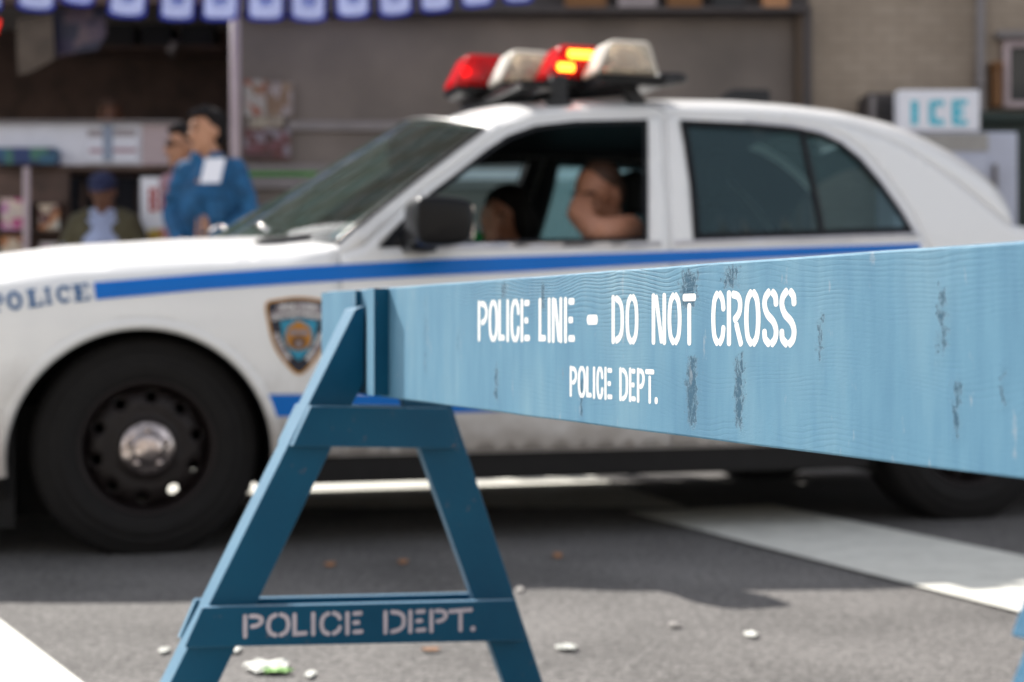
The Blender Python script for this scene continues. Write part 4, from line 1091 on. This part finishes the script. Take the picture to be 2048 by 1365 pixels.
standing((pm2.x, 9.35, .15), math.radians(-25), 'man in glasses half hidden behind the blue-shirted man', M['skin2'], M['pink'], 1.79, [(-1, (-.13, .06, 1.17), (-.10, -.02, .96)), (1, (.2, .04, 1.17), (.18, -.06, .95))], hpos=(-.06, 0, 0), face=(-.6, -.8, 0), glasses=True)
pm3 = at(212, 400, 9.55)
standing((pm3.x, 9.55, .10), 0, 'stooping man in navy cap, olive jacket and pale blue shirt at the news rack', M['skind'], M['pshirt'], 1.56, [(-1, (-.30, -.03, 1.16), (-.24, -.25, 1.05)), (1, (.30, -.03, 1.16), (.24, -.25, 1.05))], cap=M['navy'], face=(0, -.9, -.32), lean=.05, jacket=M['olive'])
pm4 = at(218, 215, 10.9)
standing((pm4.x, 10.95, .58), math.radians(10), 'dim head of a person inside the dark stall above the white counter', M['skind'], M['trouser'], 1.74, None, hair='hair2', face=(0, -1, 0))

# driver: shaved head resting on his hand, bare forearm on the door sill
def car3(px, py, t): return Vector(cp3(px, py, t))
drv = empty('person', (CO.x, CO.y, 0), TH)
tag(drv, 'driver with cropped hair resting his face on his hand, bare arm on the window sill', 'person')
hc = car3(1196, 392, .50)
mb = MB(); P, R = head(mb, hc, (-.80, -.50, -.32), 1.06)
el = car3(1196, 466, .85); wr = car3(1152, 428, .72); shd = car3(1262, 500, .62)
mb.cap(hc+Vector((.03, 0, -.06)), hc+Vector((.07, .02, -.19)), .06, .065)
tor = hc+Vector((.10, .05, -.30)); mb.cap(tor+Vector((0, .17, 0)), tor+Vector((0, -.15, 0)), .09, .085); mb.cap(tor, tor+Vector((.02, .02, -.35)), .16, .15)
sh1 = car3(1256, 462, .74); mb.cap(tor+Vector((0, -.15, .02)), sh1, .062, .058); mb.cap(sh1, el, .056, .050); mb.cap(el, wr, .050, .034)
fingers(mb, wr, car3(1172, 388, .62)-wr, Vector((-.4, -.8, .1)), .5)
w2 = Vector((1.08, .28-.36, .98)); e2_ = tor+Vector((-.25, .25, -.15)); mb.cap(tor+Vector((0, .18, 0)), e2_, .055, .045); mb.cap(e2_, w2, .042, .03); fingers(mb, w2, (-1, 0, .1), (0, 0, 1), 1.1)
for y_ in (-.5, -.27): mb.cap((1.95, y_, .66), (1.42, y_, .70), .09, .07); mb.cap((1.42, y_, .70), (1.0, y_, .38), .062, .045)
remesh(mb.build('body', M['skin'], drv, True), .008); face_bits(P, R, 1.06, drv)
mb = MB(); mb.ell(P(0, -.022, .040), (.084, .096, .082), 18, 12, R); mb.ell(P(0, -.05, .0), (.082, .062, .07), 14, 10, R); remesh(mb.build('hair', M['hair2'], drv, True), .008)
mb = MB(); mb.cap(tor+Vector((0, .18, -.02)), tor+Vector((0, -.13, -.02)), .105, .10); mb.cap(tor, tor+Vector((.02, .02, -.35)), .175, .165); mb.cap(tor+Vector((0, .18, 0)), tor+Vector((-.12, .22, -.07)), .075, .065)
for y_ in (-.5, -.27): mb.cap((1.95, y_, .66), (1.42, y_, .70), .10, .08)
remesh(mb.build('shirt', M['navy'], drv, True), .011)
# passenger: dark haired, head low, lit face edge and hand
pas = empty('person', (CO.x, CO.y, 0), TH)
tag(pas, 'dark-haired passenger with lowered head seen through the open car window', 'person')
hc = car3(1012, 436, -.02)
mb = MB(); P, R = head(mb, hc, (-.75, -.62, -.28), 1.0)
tor = hc+Vector((.10, .04, -.29)); mb.cap(hc+Vector((.02, 0, -.06)), tor+Vector((-.02, 0, .08)), .055, .06); mb.cap(tor+Vector((0, -.15, 0)), tor+Vector((0, .15, 0)), .08, .08); mb.cap(tor, tor+Vector((.03, 0, -.32)), .14, .14)
ha = car3(985, 478, .10); ea = tor+Vector((-.12, -.22, -.12)); mb.cap(tor+Vector((0, -.17, 0)), ea, .05, .04); mb.cap(ea, ha, .038, .027); fingers(mb, ha, car3(978, 440, .08)-ha, Vector((-.6, -.5, 0)), .5)
remesh(mb.build('body', M['skin'], pas, True), .008); face_bits(P, R, 1, pas)
mb = MB(); mb.ell(P(0, -.03, .045), (.095, .10, .085), 18, 12, R); mb.ell(P(0, -.065, -.03), (.095, .07, .11), 14, 10, R); mb.ell(P(.07, .0, -.02), (.022, .05, .08), 12, 8, R); mb.ell(P(-.07, .0, -.02), (.022, .05, .08), 12, 8, R)
remesh(mb.build('hair', M['hair'], pas, True), .008)
mb = MB(); mb.cap(tor+Vector((0, -.16, -.01)), tor+Vector((0, .16, -.01)), .10, .10); mb.cap(tor, tor+Vector((.03, 0, -.34)), .16, .16); mb.cap(tor+Vector((0, -.17, 0)), ea, .068, .055); remesh(mb.build('shirt', M['dark'], pas, True), .011)
mb = MB(); a_ = car3(958, 476, .02); mb.cap(a_, a_+Vector((.03, 0, -.1)), .025, .03); remesh(mb.build('scarf', M['greenc'], pas, True), .008)

# ------------------------------------------------------------------ shopfront
YW = 10.4
def X(px, Y=YW): return (px-CX)/F*Y
def Z(py, Y=YW): return H+(HY-py)/F*Y
TOPZ = 3.15
shop = empty('shop_building', (0, YW, 0)); tag(shop, 'low shop building with an open dark stall, grey shuttered front and beige painted wall', 'building')
def wb(name, x0, x1, y0, y1, z0, z1, m, parent=shop, bv=0):
    mb = MB(); mb.box(x0, x1, y0-YW, y1-YW, z0, z1); o = mb.build(name, M[m] if isinstance(m, str) else m, parent)
    if bv: bevel(o, bv)
    return o
wb('side_wall', X(1618), 9.5, YW, YW+3, .151, TOPZ, 'beige')
# shutter front with horizontal slats and mouldings
mb = MB(); xs0, xs1 = X(480), X(1588); z_ = .151
mb.box(xs0, xs1, .02, .10, .151, Z(36))
sh_front = mb.build('shutter', M['shutter'], shop)
mb = MB(); z_ = .25
while z_ < Z(560): mb.box(xs0+.02, xs1-.02, .008, .021, z_, z_+.006); z_ += .13
mb.build('shutter_rib', M['shutter'], sh_front)
wb('moulding', X(576), xs1, YW-.02, YW+.021, Z(262), Z(243), 'moul', sh_front, .005)
wb('moulding', X(490), xs1, YW-.03, YW+.021, Z(344), Z(330), 'moul', sh_front, .005)
wb('white_strip', X(762), X(1300), YW-.045, YW+.021, Z(361), Z(341), 'card', sh_front, .003)
wb('green_strip', X(490), X(760), YW-.035, YW+.021, Z(353), Z(345), 'green', sh_front, .003)
wb('moulding', X(490), xs1, YW-.03, YW+.021, Z(378), Z(354), 'moul', sh_front, .005)
wb('lintel', X(478), X(1612), YW-.16, YW+.10, Z(35), Z(21), 'dkframe', shop, .01)
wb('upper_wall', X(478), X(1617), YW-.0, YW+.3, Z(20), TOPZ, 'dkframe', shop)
wb('door_frame', X(1590), X(1600), YW-.10, YW+.1, .151, Z(36), 'tan', shop)
wb('door_frame', X(1600), X(1616), YW-.13, YW+.1, .151, Z(20), 'dkframe', shop)
# open stall at the left
xL = -9.5
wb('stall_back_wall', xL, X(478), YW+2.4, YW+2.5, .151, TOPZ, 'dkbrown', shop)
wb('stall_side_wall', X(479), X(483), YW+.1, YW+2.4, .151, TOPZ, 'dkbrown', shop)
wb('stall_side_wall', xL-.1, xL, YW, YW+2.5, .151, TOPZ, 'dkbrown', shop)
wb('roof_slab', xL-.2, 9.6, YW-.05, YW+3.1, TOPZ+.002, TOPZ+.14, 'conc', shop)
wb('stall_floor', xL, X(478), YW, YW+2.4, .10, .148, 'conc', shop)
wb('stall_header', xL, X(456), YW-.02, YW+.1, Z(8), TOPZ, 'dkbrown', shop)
for a, b, c, d in ((205, 268, 47, 93), (282, 340, 47, 95), (360, 425, 50, 90)):
    wb('stall_shelf_box', X(a, 11.6), X(b, 11.6), 11.6, 11.9, Z(d, 11.6), Z(c, 11.6), 'dark', shop)
wb('stall_shelf', X(100, 11.7), X(455, 11.7), 11.55, 11.95, Z(100, 11.6), Z(94, 11.6), 'dkbrown', shop)
pole = MB(); pole.tube([(X(470, 9.9), 9.9, .15), (X(470, 9.9), 9.9, TOPZ)], .034, 16)
po = pole.build('post', M['pinkpole'], None, True); tag(po, 'pinkish grey steel post between the open stall and the grey shutter', 'post')
# counter with white fascia
cnt = empty('counter', (0, 10.15, 0)); tag(cnt, 'white-fronted stall counter with notices taped to it, under the dark opening', 'counter')
def cb(name, a, b, c, d, m, Y=10.05, th=.02, parent=cnt, bv=.004):
    mb = MB(); mb.box(X(a, Y), X(b, Y), Y-10.15, Y-10.15+th, Z(d, Y), Z(c, Y)); o = mb.build(name, m if not isinstance(m, str) else M[m], parent)
    if bv: bevel(o, bv)
    return o
cb('fascia', -600, 356, 246, 331, 'white', 10.05, .05)
cb('counter_top', -620, 362, 241, 246, 'moul', 10.0, .6)
cb('shelf_edge', -620, 362, 331, 341, 'dkbrown', 10.0, .5)
cb('pink_panel', 283, 350, 249, 330, 'pinkpole', 10.04, .008)
NP = [print_mat('notice_print_%s' % c, cols, 34) for c, cols in (('a', [(.5, .48, .5), (.58, .5, .54), (.62, .6, .66), (.45, .42, .40)]),)][0]
for a, b, c, d in ((170, 213, 256, 326), (217, 276, 255, 326)):
    cb('notice', a, b, c, d, 'white', 10.035, .004)
    cb('notice_heading', a+5, b-4, c+4, c+18, 'greyv', 10.031, .003); cb('notice_line', a+8, b-3, c+42, c+50, 'pink', 10.031, .003)
cb('notice', 205, 226, 250, 322, pm('grey_blue_paper', (.24, .28, .36), .7), 10.030, .003)
bx = MB(); bx.box(X(-6, 9.95), X(114, 9.95), 9.9, 10.04, Z(330, 9.95), Z(297, 9.95))
PB = print_mat('product_box_print', [(.01, .02, .07), (.02, .09, .16), (.03, .12, .2), (.04, .14, .1), (.01, .03, .12)], 9)
b_o = bevel(bx.build('display_box', PB, None), .006); tag(b_o, 'dark blue printed display box against the white counter front', 'box')
# magazine rack with covers
rack = empty('news_rack', (0, 9.9, 0)); tag(rack, 'dark rack of colourful magazines below the white counter at far left', 'magazine rack')
mb = MB(); mb.box(X(-300), X(128, 9.9), .1, .14, .15, Z(341, 9.9))
for y_ in (405, 462, 520, 600): mb.box(X(-300), X(126, 9.9), -.05, .1, Z(y_+4, 9.9), Z(y_, 9.9))
mb.build('rack_frame', M['dkbrown'], rack)
mgc = [[(.45, .2, .36), (.5, .42, .38), (.6, .5, .42), (.42, .08, .2)], [(.22, .19, .15), (.3, .22, .14), (.08, .10, .07), (.35, .25, .25)], [(.55, .5, .5), (.5, .15, .3), (.4, .35, .3), (.15, .1, .1)], [(.4, .16, .06), (.5, .4, .3), (.12, .05, .05), (.5, .5, .45)]]
mg = [print_mat('magazine_print_%s' % 'abcd'[i], c, 16) for i, c in enumerate(mgc)]
k_ = 0
for (c, d) in ((398, 460), (474, 520), (532, 596)):
    for a in (-250, -190, -130, -65, 4, 80):
        wd = 56 if a < 50 else 40
        mb = MB(); mb.box(X(a, 9.87), X(a+wd, 9.87), -.055, -.045, Z(d, 9.87), Z(c+(12 if a > 50 else 0), 9.87))
        mb.build('magazine', mg[(k_*3+k_//6) % 4], rack); k_ += 1
ps = MB(); ps.tube([(X(53, 9.8), 9.8, .15), (X(53, 9.8), 9.8, Z(335, 9.8))], .022, 10); tag(ps.build('post', M['pinkpole'], None, True), 'thin pinkish upright in front of the magazine rack', 'post')
# white poster board with red blocks
pb2 = empty('poster_board', (0, 9.75, 0)); tag(pb2, 'white poster board with red lettering beside the blue-shirted man', 'poster board')
def pbx(name, a, b, c, d, m, y, th=.02, par=pb2):
    mb = MB(); mb.box(X(a, 9.75), X(b, 9.75), y, y+th, Z(d, 9.75), Z(c, 9.75)); return mb.build(name, m if not isinstance(m, str) else M[m], par)
pbx('board', 281, 372, 355, 640, 'card', 0)
redm = pm('red_print', (.42, .05, .05), .6)
polys = []
for ch, a, b in (('B', 298, 316), ('L', 320, 338)):
    c, d = 376, 424
    if ch == 'B': polys += [[(X(a, 9.75), Z(d, 9.75)), (X(b-3, 9.75), Z(d, 9.75)), (X(b, 9.75), Z(d-9, 9.75)), (X(b-3, 9.75), Z(401, 9.75)), (X(b, 9.75), Z(c+10, 9.75)), (X(b-4, 9.75), Z(c, 9.75)), (X(a, 9.75), Z(c, 9.75))]]
    else: polys += [[(X(a, 9.75), Z(d, 9.75)), (X(b+4, 9.75), Z(d, 9.75)), (X(b+4, 9.75), Z(d-13, 9.75)), (X(a+9, 9.75), Z(d-13, 9.75)), (X(a+9, 9.75), Z(c, 9.75)), (X(a, 9.75), Z(c, 9.75))]]
vv, ff = cdt(polys, [[(X(303, 9.75), Z(395, 9.75)), (X(309, 9.75), Z(395, 9.75)), (X(309, 9.75), Z(386, 9.75)), (X(303, 9.75), Z(386, 9.75))], [(X(303, 9.75), Z(416, 9.75)), (X(309, 9.75), Z(416, 9.75)), (X(309, 9.75), Z(407, 9.75)), (X(303, 9.75), Z(407, 9.75))]])
obj('red_print', [(x, -.003, z) for x, z in vv], ff, redm, pb2)
pbx('picture', 296, 338, 458, 500, print_mat('food_print', [(.6, .42, .05), (.5, .3, .03), (.45, .1, .04), (.6, .5, .2)], 14), -.004, .003)
# food posters taped to the shutter near the pole
for a, b, c, d, cols in ((488, 534, 160, 232, [(.32, .27, .25), (.25, .08, .05), (.2, .1, .05), (.3, .28, .26)]), (532, 585, 165, 232, [(.25, .21, .21), (.18, .11, .07), (.28, .24, .24), (.22, .15, .1)]), (500, 566, 234, 256, [(.3, .26, .2), (.22, .18, .14), (.35, .3, .25), (.26, .22, .18)]), (488, 580, 258, 318, [(.1, .03, .03), (.06, .03, .03), (.14, .05, .06), (.2, .17, .2)])):
    mb = MB(); mb.box(X(a, 10.36), X(b, 10.36), 10.362, 10.375, Z(d, 10.36), Z(c, 10.36))
    o = mb.build('poster', print_mat('poster_print', cols, 16)); tag(o, {160: 'upper left poster with dark red food picture on the shutter beside the post', 165: 'brownish poster on the shutter, right one of the upper pair', 234: 'narrow cream poster strip between the upper and lower posters', 258: 'wide dark maroon poster, lowest on the shutter beside the post'}[c], 'poster', 'posters on the shutter')
# ledge with packs above the shutter
for i, (a, b, m_) in enumerate(((1130, 1212, 'amber'), (1236, 1312, 'greyv'), (1334, 1402, 'amber'), (1424, 1488, 'dark'), (1524, 1576, 'leaf'))):
    mb = MB(); mb.box(X(a, 10.28), X(b, 10.28), 10.24, 10.39, Z(21, 10.28)+.004, Z(-45-5*i, 10.28)); o = bevel(mb.build('carton', M[m_]), .006)
    tag(o, ['amber carton on the ledge just above the roof lights', 'grey carton on the ledge between two amber ones', 'amber carton on the ledge between the grey and the black ones', 'black carton on the ledge above the shutter', 'tan carton at the right end of the ledge'][i], 'carton', 'cartons on the ledge above the shutter')
# downpipe, window, air conditioner, freezer, sign, skip
mb = MB(); mb.tube([(X(1961, 10.33), 10.33, .151), (X(1961, 10.33), 10.33, TOPZ)], .028, 14)
for z_ in (1.2, 2.3): mb.tube([(X(1961, 10.33), 10.33, z_), (X(1961, 10.33), 10.33, z_+.04)], .036, 14)
tag(mb.build('downpipe', M['moul'], None, True), 'pale grey downpipe running down the beige wall', 'downpipe')
win = empty('shop_window', (0, YW-.01, 0)); tag(win, 'dark window with pinkish white frame at the right edge of the beige wall', 'window')
mb = MB(); xa, xb, za, zb = X(2002), X(2180), Z(218), Z(84)
for p in ((xa, xa+.045, za, zb), (xb-.045, xb, za, zb), (xa+.046, xb-.046, zb-.045, zb), (xa+.046, xb-.046, za, za+.045), ((xa+xb)/2-.02, (xa+xb)/2+.02, za+.046, zb-.046)):
    mb.box(p[0], p[1], -.05, -.003, p[2], p[3])
bevel(mb.build('window_frame', M['pinkpole'], win), .004)
mb = MB(); mb.box(xa+.02, xb-.02, -.015, -.006, za+.02, zb-.02); mb.build('pane', M['wpane'], win)
mb = MB(); mb.box(xa-.05, xb+.05, -.09, -.003, zb+.01, zb+.06); bevel(mb.build('window_head', M['moul'], win), .006)
ac = empty('air_conditioner', (0, 10.2, 0)); tag(ac, 'dark grey air conditioner box beside the ICE sign', 'air conditioner')
mb = MB(); mb.box(X(1735, 10.1), X(1800, 10.1), -.1, .19, Z(330, 10.1), Z(186, 10.1)); bevel(mb.build('case', M['dkframe'], ac), .01)
mb = MB()
for i in range(9): 
    zz = Z(326, 10.1)+i*.048; mb.box(X(1756, 10.1), X(1792, 10.1), -.113, -.101, zz, zz+.02)
mb.build('louvre', M['dark'], ac)
mb = MB(); mb.box(X(1740, 10.1), X(1750, 10.1), -.112, -.101, Z(328, 10.1), Z(192, 10.1)); mb.build('trim', M['moul'], ac)
fz = empty('ice_freezer', (0, 9.9, 0)); tag(fz, 'white outdoor ice freezer with a small red sticker behind the car boot', 'freezer')
Yf = 9.75
mb = MB(); mb.box(X(1790, Yf), X(2036, Yf), Yf-9.9, Yf-9.9+.5, .16, Z(264, Yf)); bevel(mb.build('cabinet', M['fridge'], fz), .015)
mb = MB(); mb.box(X(1812, Yf), X(1975, Yf), Yf-9.9-.03, Yf-9.9-.002, .3, Z(312, Yf)); o = bevel(mb.build('freezer_door', M['fridge'], fz), .01)
mb = MB(); mb.box(X(1985, Yf), X(1990, Yf), Yf-9.9-.05, Yf-9.9-.002, .9, Z(330, Yf)); mb.build('handle', M['moul'], fz)
mb = MB(); mb.box(X(1888, Yf), X(1918, Yf), Yf-9.9-.008, Yf-9.9-.003, Z(294, Yf), Z(276, Yf)); mb.build('sticker', redm, fz)
mb = MB(); mb.box(X(1793, Yf), X(1975, Yf), Yf-9.9-.012, Yf-9.9-.002, Z(303, Yf), Z(268, Yf)); mb.build('header_strip', M['conc'], fz)
ic = empty('ice_sign', (0, 9.9, 0)); tag(ic, 'white box sign with pale blue letters ICE on top of the freezer', 'sign')
mb = MB(); mb.box(X(1797, Yf), X(1960, Yf), Yf-9.9, Yf-9.9+.12, Z(263, Yf)+.002, Z(180, Yf)); bevel(mb.build('sign_box', M['card'], ic), .008)
def zX(a): return X(a, Yf)
def bars(l): return [[(zX(a), Z(d, Yf)), (zX(b), Z(d, Yf)), (zX(b), Z(c, Yf)), (zX(a), Z(c, Yf))] for a, b, c, d in l]
vv, ff = cdt(bars([(1822, 1836, 202, 250), (1858, 1870, 203, 249), (1864, 1888, 201, 212), (1864, 1888, 239, 251), (1904, 1917, 200, 251), (1912, 1934, 200, 211), (1912, 1928, 220, 230), (1912, 1934, 240, 251)]))
obj('ice_letters', [(x, Yf-9.9-.003, z) for x, z in vv], ff, M['iceblue'], ic)
sk = empty('skip', (0, 10.2, 0)); tag(sk, 'dark green metal bin behind the ice freezer at the right edge', 'bin')
mb = MB(); mb.prism([(X(1964, 10.0), .17), (X(2400, 10.0), .17), (X(2420, 10.0), Z(232, 10.0)), (X(1955, 10.0), Z(232, 10.0))], .06, .17); bevel(mb.build('bin_body', M['dkgreen'], sk), .01)
mb = MB(); mb.box(X(1950, 10.0), X(2430, 10.0), -.0, .185, Z(236, 10), Z(214, 10.0)); bevel(mb.build('bin_rim', M['dkgreen'], sk), .01)
mb = MB(); mb.box(X(1986, 10.3), X(2003, 10.3), 10.28, 10.39, Z(214, 10.3), Z(138, 10.3)); mb.box(X(1984, 10.3), X(2005, 10.3), 10.27, 10.396, Z(138, 10.3)+.001, Z(124, 10.3)); 
tag(bevel(mb.build('wall_box', M['amber']), .006), 'small amber wooden box fixed to the wall beside the window', 'box')
bk = empty('cabinet', (0, 9.6, 0)); tag(bk, 'black slope-topped cabinet showing just above the car roof', 'cabinet')
mb = MB(); mb.prism([(X(1425, 9.6), .16), (X(1540, 9.6), .16), (X(1541, 9.6), Z(183, 9.6)), (X(1536, 9.6), Z(179, 9.6)), (X(1468, 9.6), Z(178, 9.6)), (X(1450, 9.6), Z(186, 9.6)), (X(1425, 9.6), Z(210, 9.6))], 0, .4); bevel(mb.build('cabinet_body', M['dark'], bk), .01)
mb = MB(); mb.box(X(1435, 9.6), X(1530, 9.6), -.012, -.001, .4, Z(250, 9.6)); bevel(mb.build('cabinet_door', M['blackp'], bk), .004)

# hanging pennants in front of the shop
FL = [(-46, 2, 24, 0), (33, 108, 22, 3), (121, 190, 13, 8), (214, 291, 36, 5), (317, 387, 42, 3), (403, 478, 44, 1), (494, 568, 43, 0), (581, 652, 43, 0), (673, 742, 38, -2), (758, 826, 34, -3), (843, 905, 25, -5), (925, 988, 17, -6), (1008, 1068, 8, -6)]
Yp = 9.45
names = ['mostly cut off at the left edge', 'nearest the red glow at far left', 'dim and tilted, left of the row of bright ones', 'third from the left, tilted', 'over the dark stall, left of the post pair', 'just left of the pinkish post', 'just right of the pinkish post', 'second to the right of the post', 'third to the right of the post', 'fourth to the right of the post', 'fifth to the right of the post', 'second from the right end', 'at the right end, barely showing']
line = []
for i, (a, b, bt, tl) in enumerate(FL):
    yy = Yp+(.25 if i == 2 else 0); cx_ = X((a+b)/2, yy); wd = X(b, yy)-X(a, yy); z0 = Z(bt, yy); hh = .30
    root = empty('pennant', (cx_, yy, z0)); root.rotation_euler = (0, math.radians(tl), math.radians(random.uniform(-8, 8)))
    tag(root, 'blue-edged white plastic pennant, '+names[i], 'pennant', 'pennants strung across the shopfront')
    def fl(name, x0, x1, z0_, z1_, y, m, ph=i):
        NX_, NZ_ = 8, 8; V = []
        for p in range(NZ_+1):
            for q in range(NX_+1):
                x = x0+(x1-x0)*q/NX_; z = z0_+(z1_-z0_)*p/NZ_
                # rounded lower corners
                e_ = (abs(2*q/NX_-1))**4; zq = z+(.02*e_ if p == 0 else 0)
                V.append((x, y+.012*math.sin(x*22+ph)+.02*(1-(z/.3))*math.sin(ph*2.1), zq))
        Fc = [(p*(NX_+1)+q, p*(NX_+1)+q+1, (p+1)*(NX_+1)+q+1, (p+1)*(NX_+1)+q) for p in range(NZ_) for q in range(NX_)]
        return obj(name, V, Fc, m, root, True)
    h2 = wd/2; cl = M['flagw']
    fl('border', -h2, h2, 0, hh, .0, M['flagb']); fl('field', -h2*.84, h2*.84, .02, hh-.02, -.003, cl); fl('motif', -h2*.38, h2*.42, .09, .24, -.006, M['flagm'])
    line.append((cx_, yy+.004, z0+hh))
mb = MB(); mb.tube([(-7, Yp, 2.75)]+[p for i, p in enumerate(line) if i != 2]+[(2.2, Yp, 3.05)], .004, 6); tag(mb.build('string', M['dark'], None, True), 'thin cord carrying the row of pennants', 'cord')
# banners in the stall
def banner(name, pts, Y, m, label):
    mb = MB(); mb.prism([(X(a, Y), Z(b, Y)) for a, b in pts], Y, Y+.012); o = mb.build(name, m); tag(o, label, 'banner', 'banners hanging in the stall')
banner('banner', [(36, 150), (32, 40), (104, 30), (110, 118), (60, 146)], 10.5, pm('tan_banner', (.10, .075, .055), .8, var=.3), 'tan cloth banner hanging lowest in the dark stall')
banner('banner', [(108, 118), (104, 20), (210, 10), (212, 70), (195, 100), (130, 110)], 10.6, print_mat('purple_banner', [(.09, .06, .08), (.03, .02, .05), (.12, .08, .09), (.02, .02, .04)], 9), 'purple and black patterned banner hanging right of the tan one')
mb = MB(); mb.tube([(X(-12, 10.7), 10.7, Z(72, 10.7)), (X(-2, 10.7), 10.7, Z(40, 10.7))], .014, 8)
tag(mb.build('neon_tube', pm('red_neon', (.8, .02, .02), .5, emis=(1, .03, .02), es=.6)), 'red glowing neon tube at the left edge of the stall', 'neon sign')
mb = MB(); mb.tube([(X(340, 11.2), 11.2, Z(92, 11.2)), (X(352, 11.2), 11.2, Z(98, 11.2))], [.05, .07], 12); tag(mb.build('lampshade', M['moul'], None, True), 'small grey lampshade hanging in the dark stall', 'lampshade')

# tall building out of view, added to be mirrored in the windscreen
tb = empty('apartment_building', (0, 30, 0)); tag(tb, 'tall brown brick building far behind the shops', 'building')
mb = MB(); mb.box(-19.2, 45, 0, 12, 0, 36); mb.build('wall', M['brickr'], tb)
for i in range(-7, 18):
    for z_ in (3.5, 7, 10.5, 14, 17.5, 21, 24.5, 28, 31.5):
        mb = MB(); mb.box(i*2.4-.6, i*2.4+.6, -.05, -.005, z_, z_+1.7); wf = mb.build('window', M['wpane'], tb)
        mb = MB(); mb.box(i*2.4-.8, i*2.4+.8, -.12, -.06, z_-.25, z_-.02); mb.box(i*2.4-.8, i*2.4+.8, -.12, -.06, z_+1.72, z_+2.1); mb.build('surround', M['card'], wf)
# ------------------------------------------------------------------ street behind the camera
bl = empty('street_building', (0, -13.5, 0)); tag(bl, 'unseen building across the street behind the viewer, made pale to bounce sunlight', 'building')
mb = MB(); mb.box(-22, 22, -6, 0, 0, 9); mb.build('wall', pm('pale_bounce_wall', (.50, .47, .43), .9), bl)  # unseen facade, kept pale as a warm sunlit fill for the car side
for i in range(-9, 10):
    for z_ in (1.0, 4.2, 7.0):
        mb = MB(); mb.box(i*2.3-.6, i*2.3+.6, .005, .05, z_, z_+1.7); mb.build('window', M['wpane'], bl)

# ------------------------------------------------------------------ litter
def litter(px, py, w_, h_, m, label, cat='litter', up=.0022, seed=0, g=None):
    random.seed(seed); x, y = gp(px, py); s_ = y/F
    W_, D_ = w_*s_/2, h_*s_/2*(y/H)*.85
    N = 9; V = []; Fc = []
    for a in range(N):
        for b in range(N):
            u, v = 2*a/(N-1)-1, 2*b/(N-1)-1; r = max(abs(u), abs(v)); q = 1-.25*(abs(u*v))
            V.append((W_*u*q*(1+random.uniform(-.22, .22)), D_*v*q*(1+random.uniform(-.22, .22)), .006+random.random()*up+up*(1-r*r)*.8))
    for a in range(N-1):
        for b in range(N-1): Fc.append((a*N+b, (a+1)*N+b, (a+1)*N+b+1, a*N+b+1))
    o = obj('litter', V, Fc, m, None); o.location = (x, y, 0); tag(o, label, cat, g)
    sd = o.modifiers.new('s', 'SOLIDIFY'); sd.thickness = .001
    return o
GL = 'scraps lying on the road'
litter(534, 1340, 88, 26, M['paper'], 'largest crumpled white and green paper, on the road under the A-frame', up=.007, seed=1, g=GL)
litter(556, 1350, 60, 8, M['papg'], 'green torn edge under the largest crumpled paper', up=.006, seed=2, g=GL)
litter(463, 1305, 40, 14, M['paper'], 'white scrap just below the lower crosspiece, right of the left leg', seed=3, g=GL)
litter(328, 1306, 20, 12, M['paper'], 'small white scrap left of the A-frame left leg', seed=4, g=GL)
litter(621, 1354, 20, 14, M['paper'], 'small round white scrap right of the largest crumpled paper', seed=5, g=GL)
litter(1133, 1301, 44, 12, M['paper'], 'flat white scrap on the road right of the A-frame right leg', up=.004, seed=6, g=GL)
litter(1501, 1274, 26, 12, M['paper'], 'cream scrap on the sunlit road below the word CROSS', seed=7, g=GL)
litter(1348, 1255, 24, 8, M['conc'], 'dull grey scrap between the two white scraps on the right', up=.004, seed=8, g=GL)
litter(1115, 1114, 18, 12, M['leaf'], 'orange leaf in the shade, right of the A-frame', seed=9, g=GL)
litter(806, 1127, 18, 10, M['leaf'], 'orange-brown leaf seen between the A-frame legs', seed=10, g=GL)
litter(660, 1133, 22, 8, M['leaf'], 'brown leaf seen just inside the left A-frame leg', up=.004, seed=11, g=GL)
litter(1040, 1183, 16, 9, M['conc'], 'pale pebble-like scrap by the right leg above the lower crosspiece', seed=12, g=GL)
litter(861, 1305, 40, 6, M['leaf'], 'brown sliver on the road under the lower crosspiece', up=.003, seed=13, g=GL)
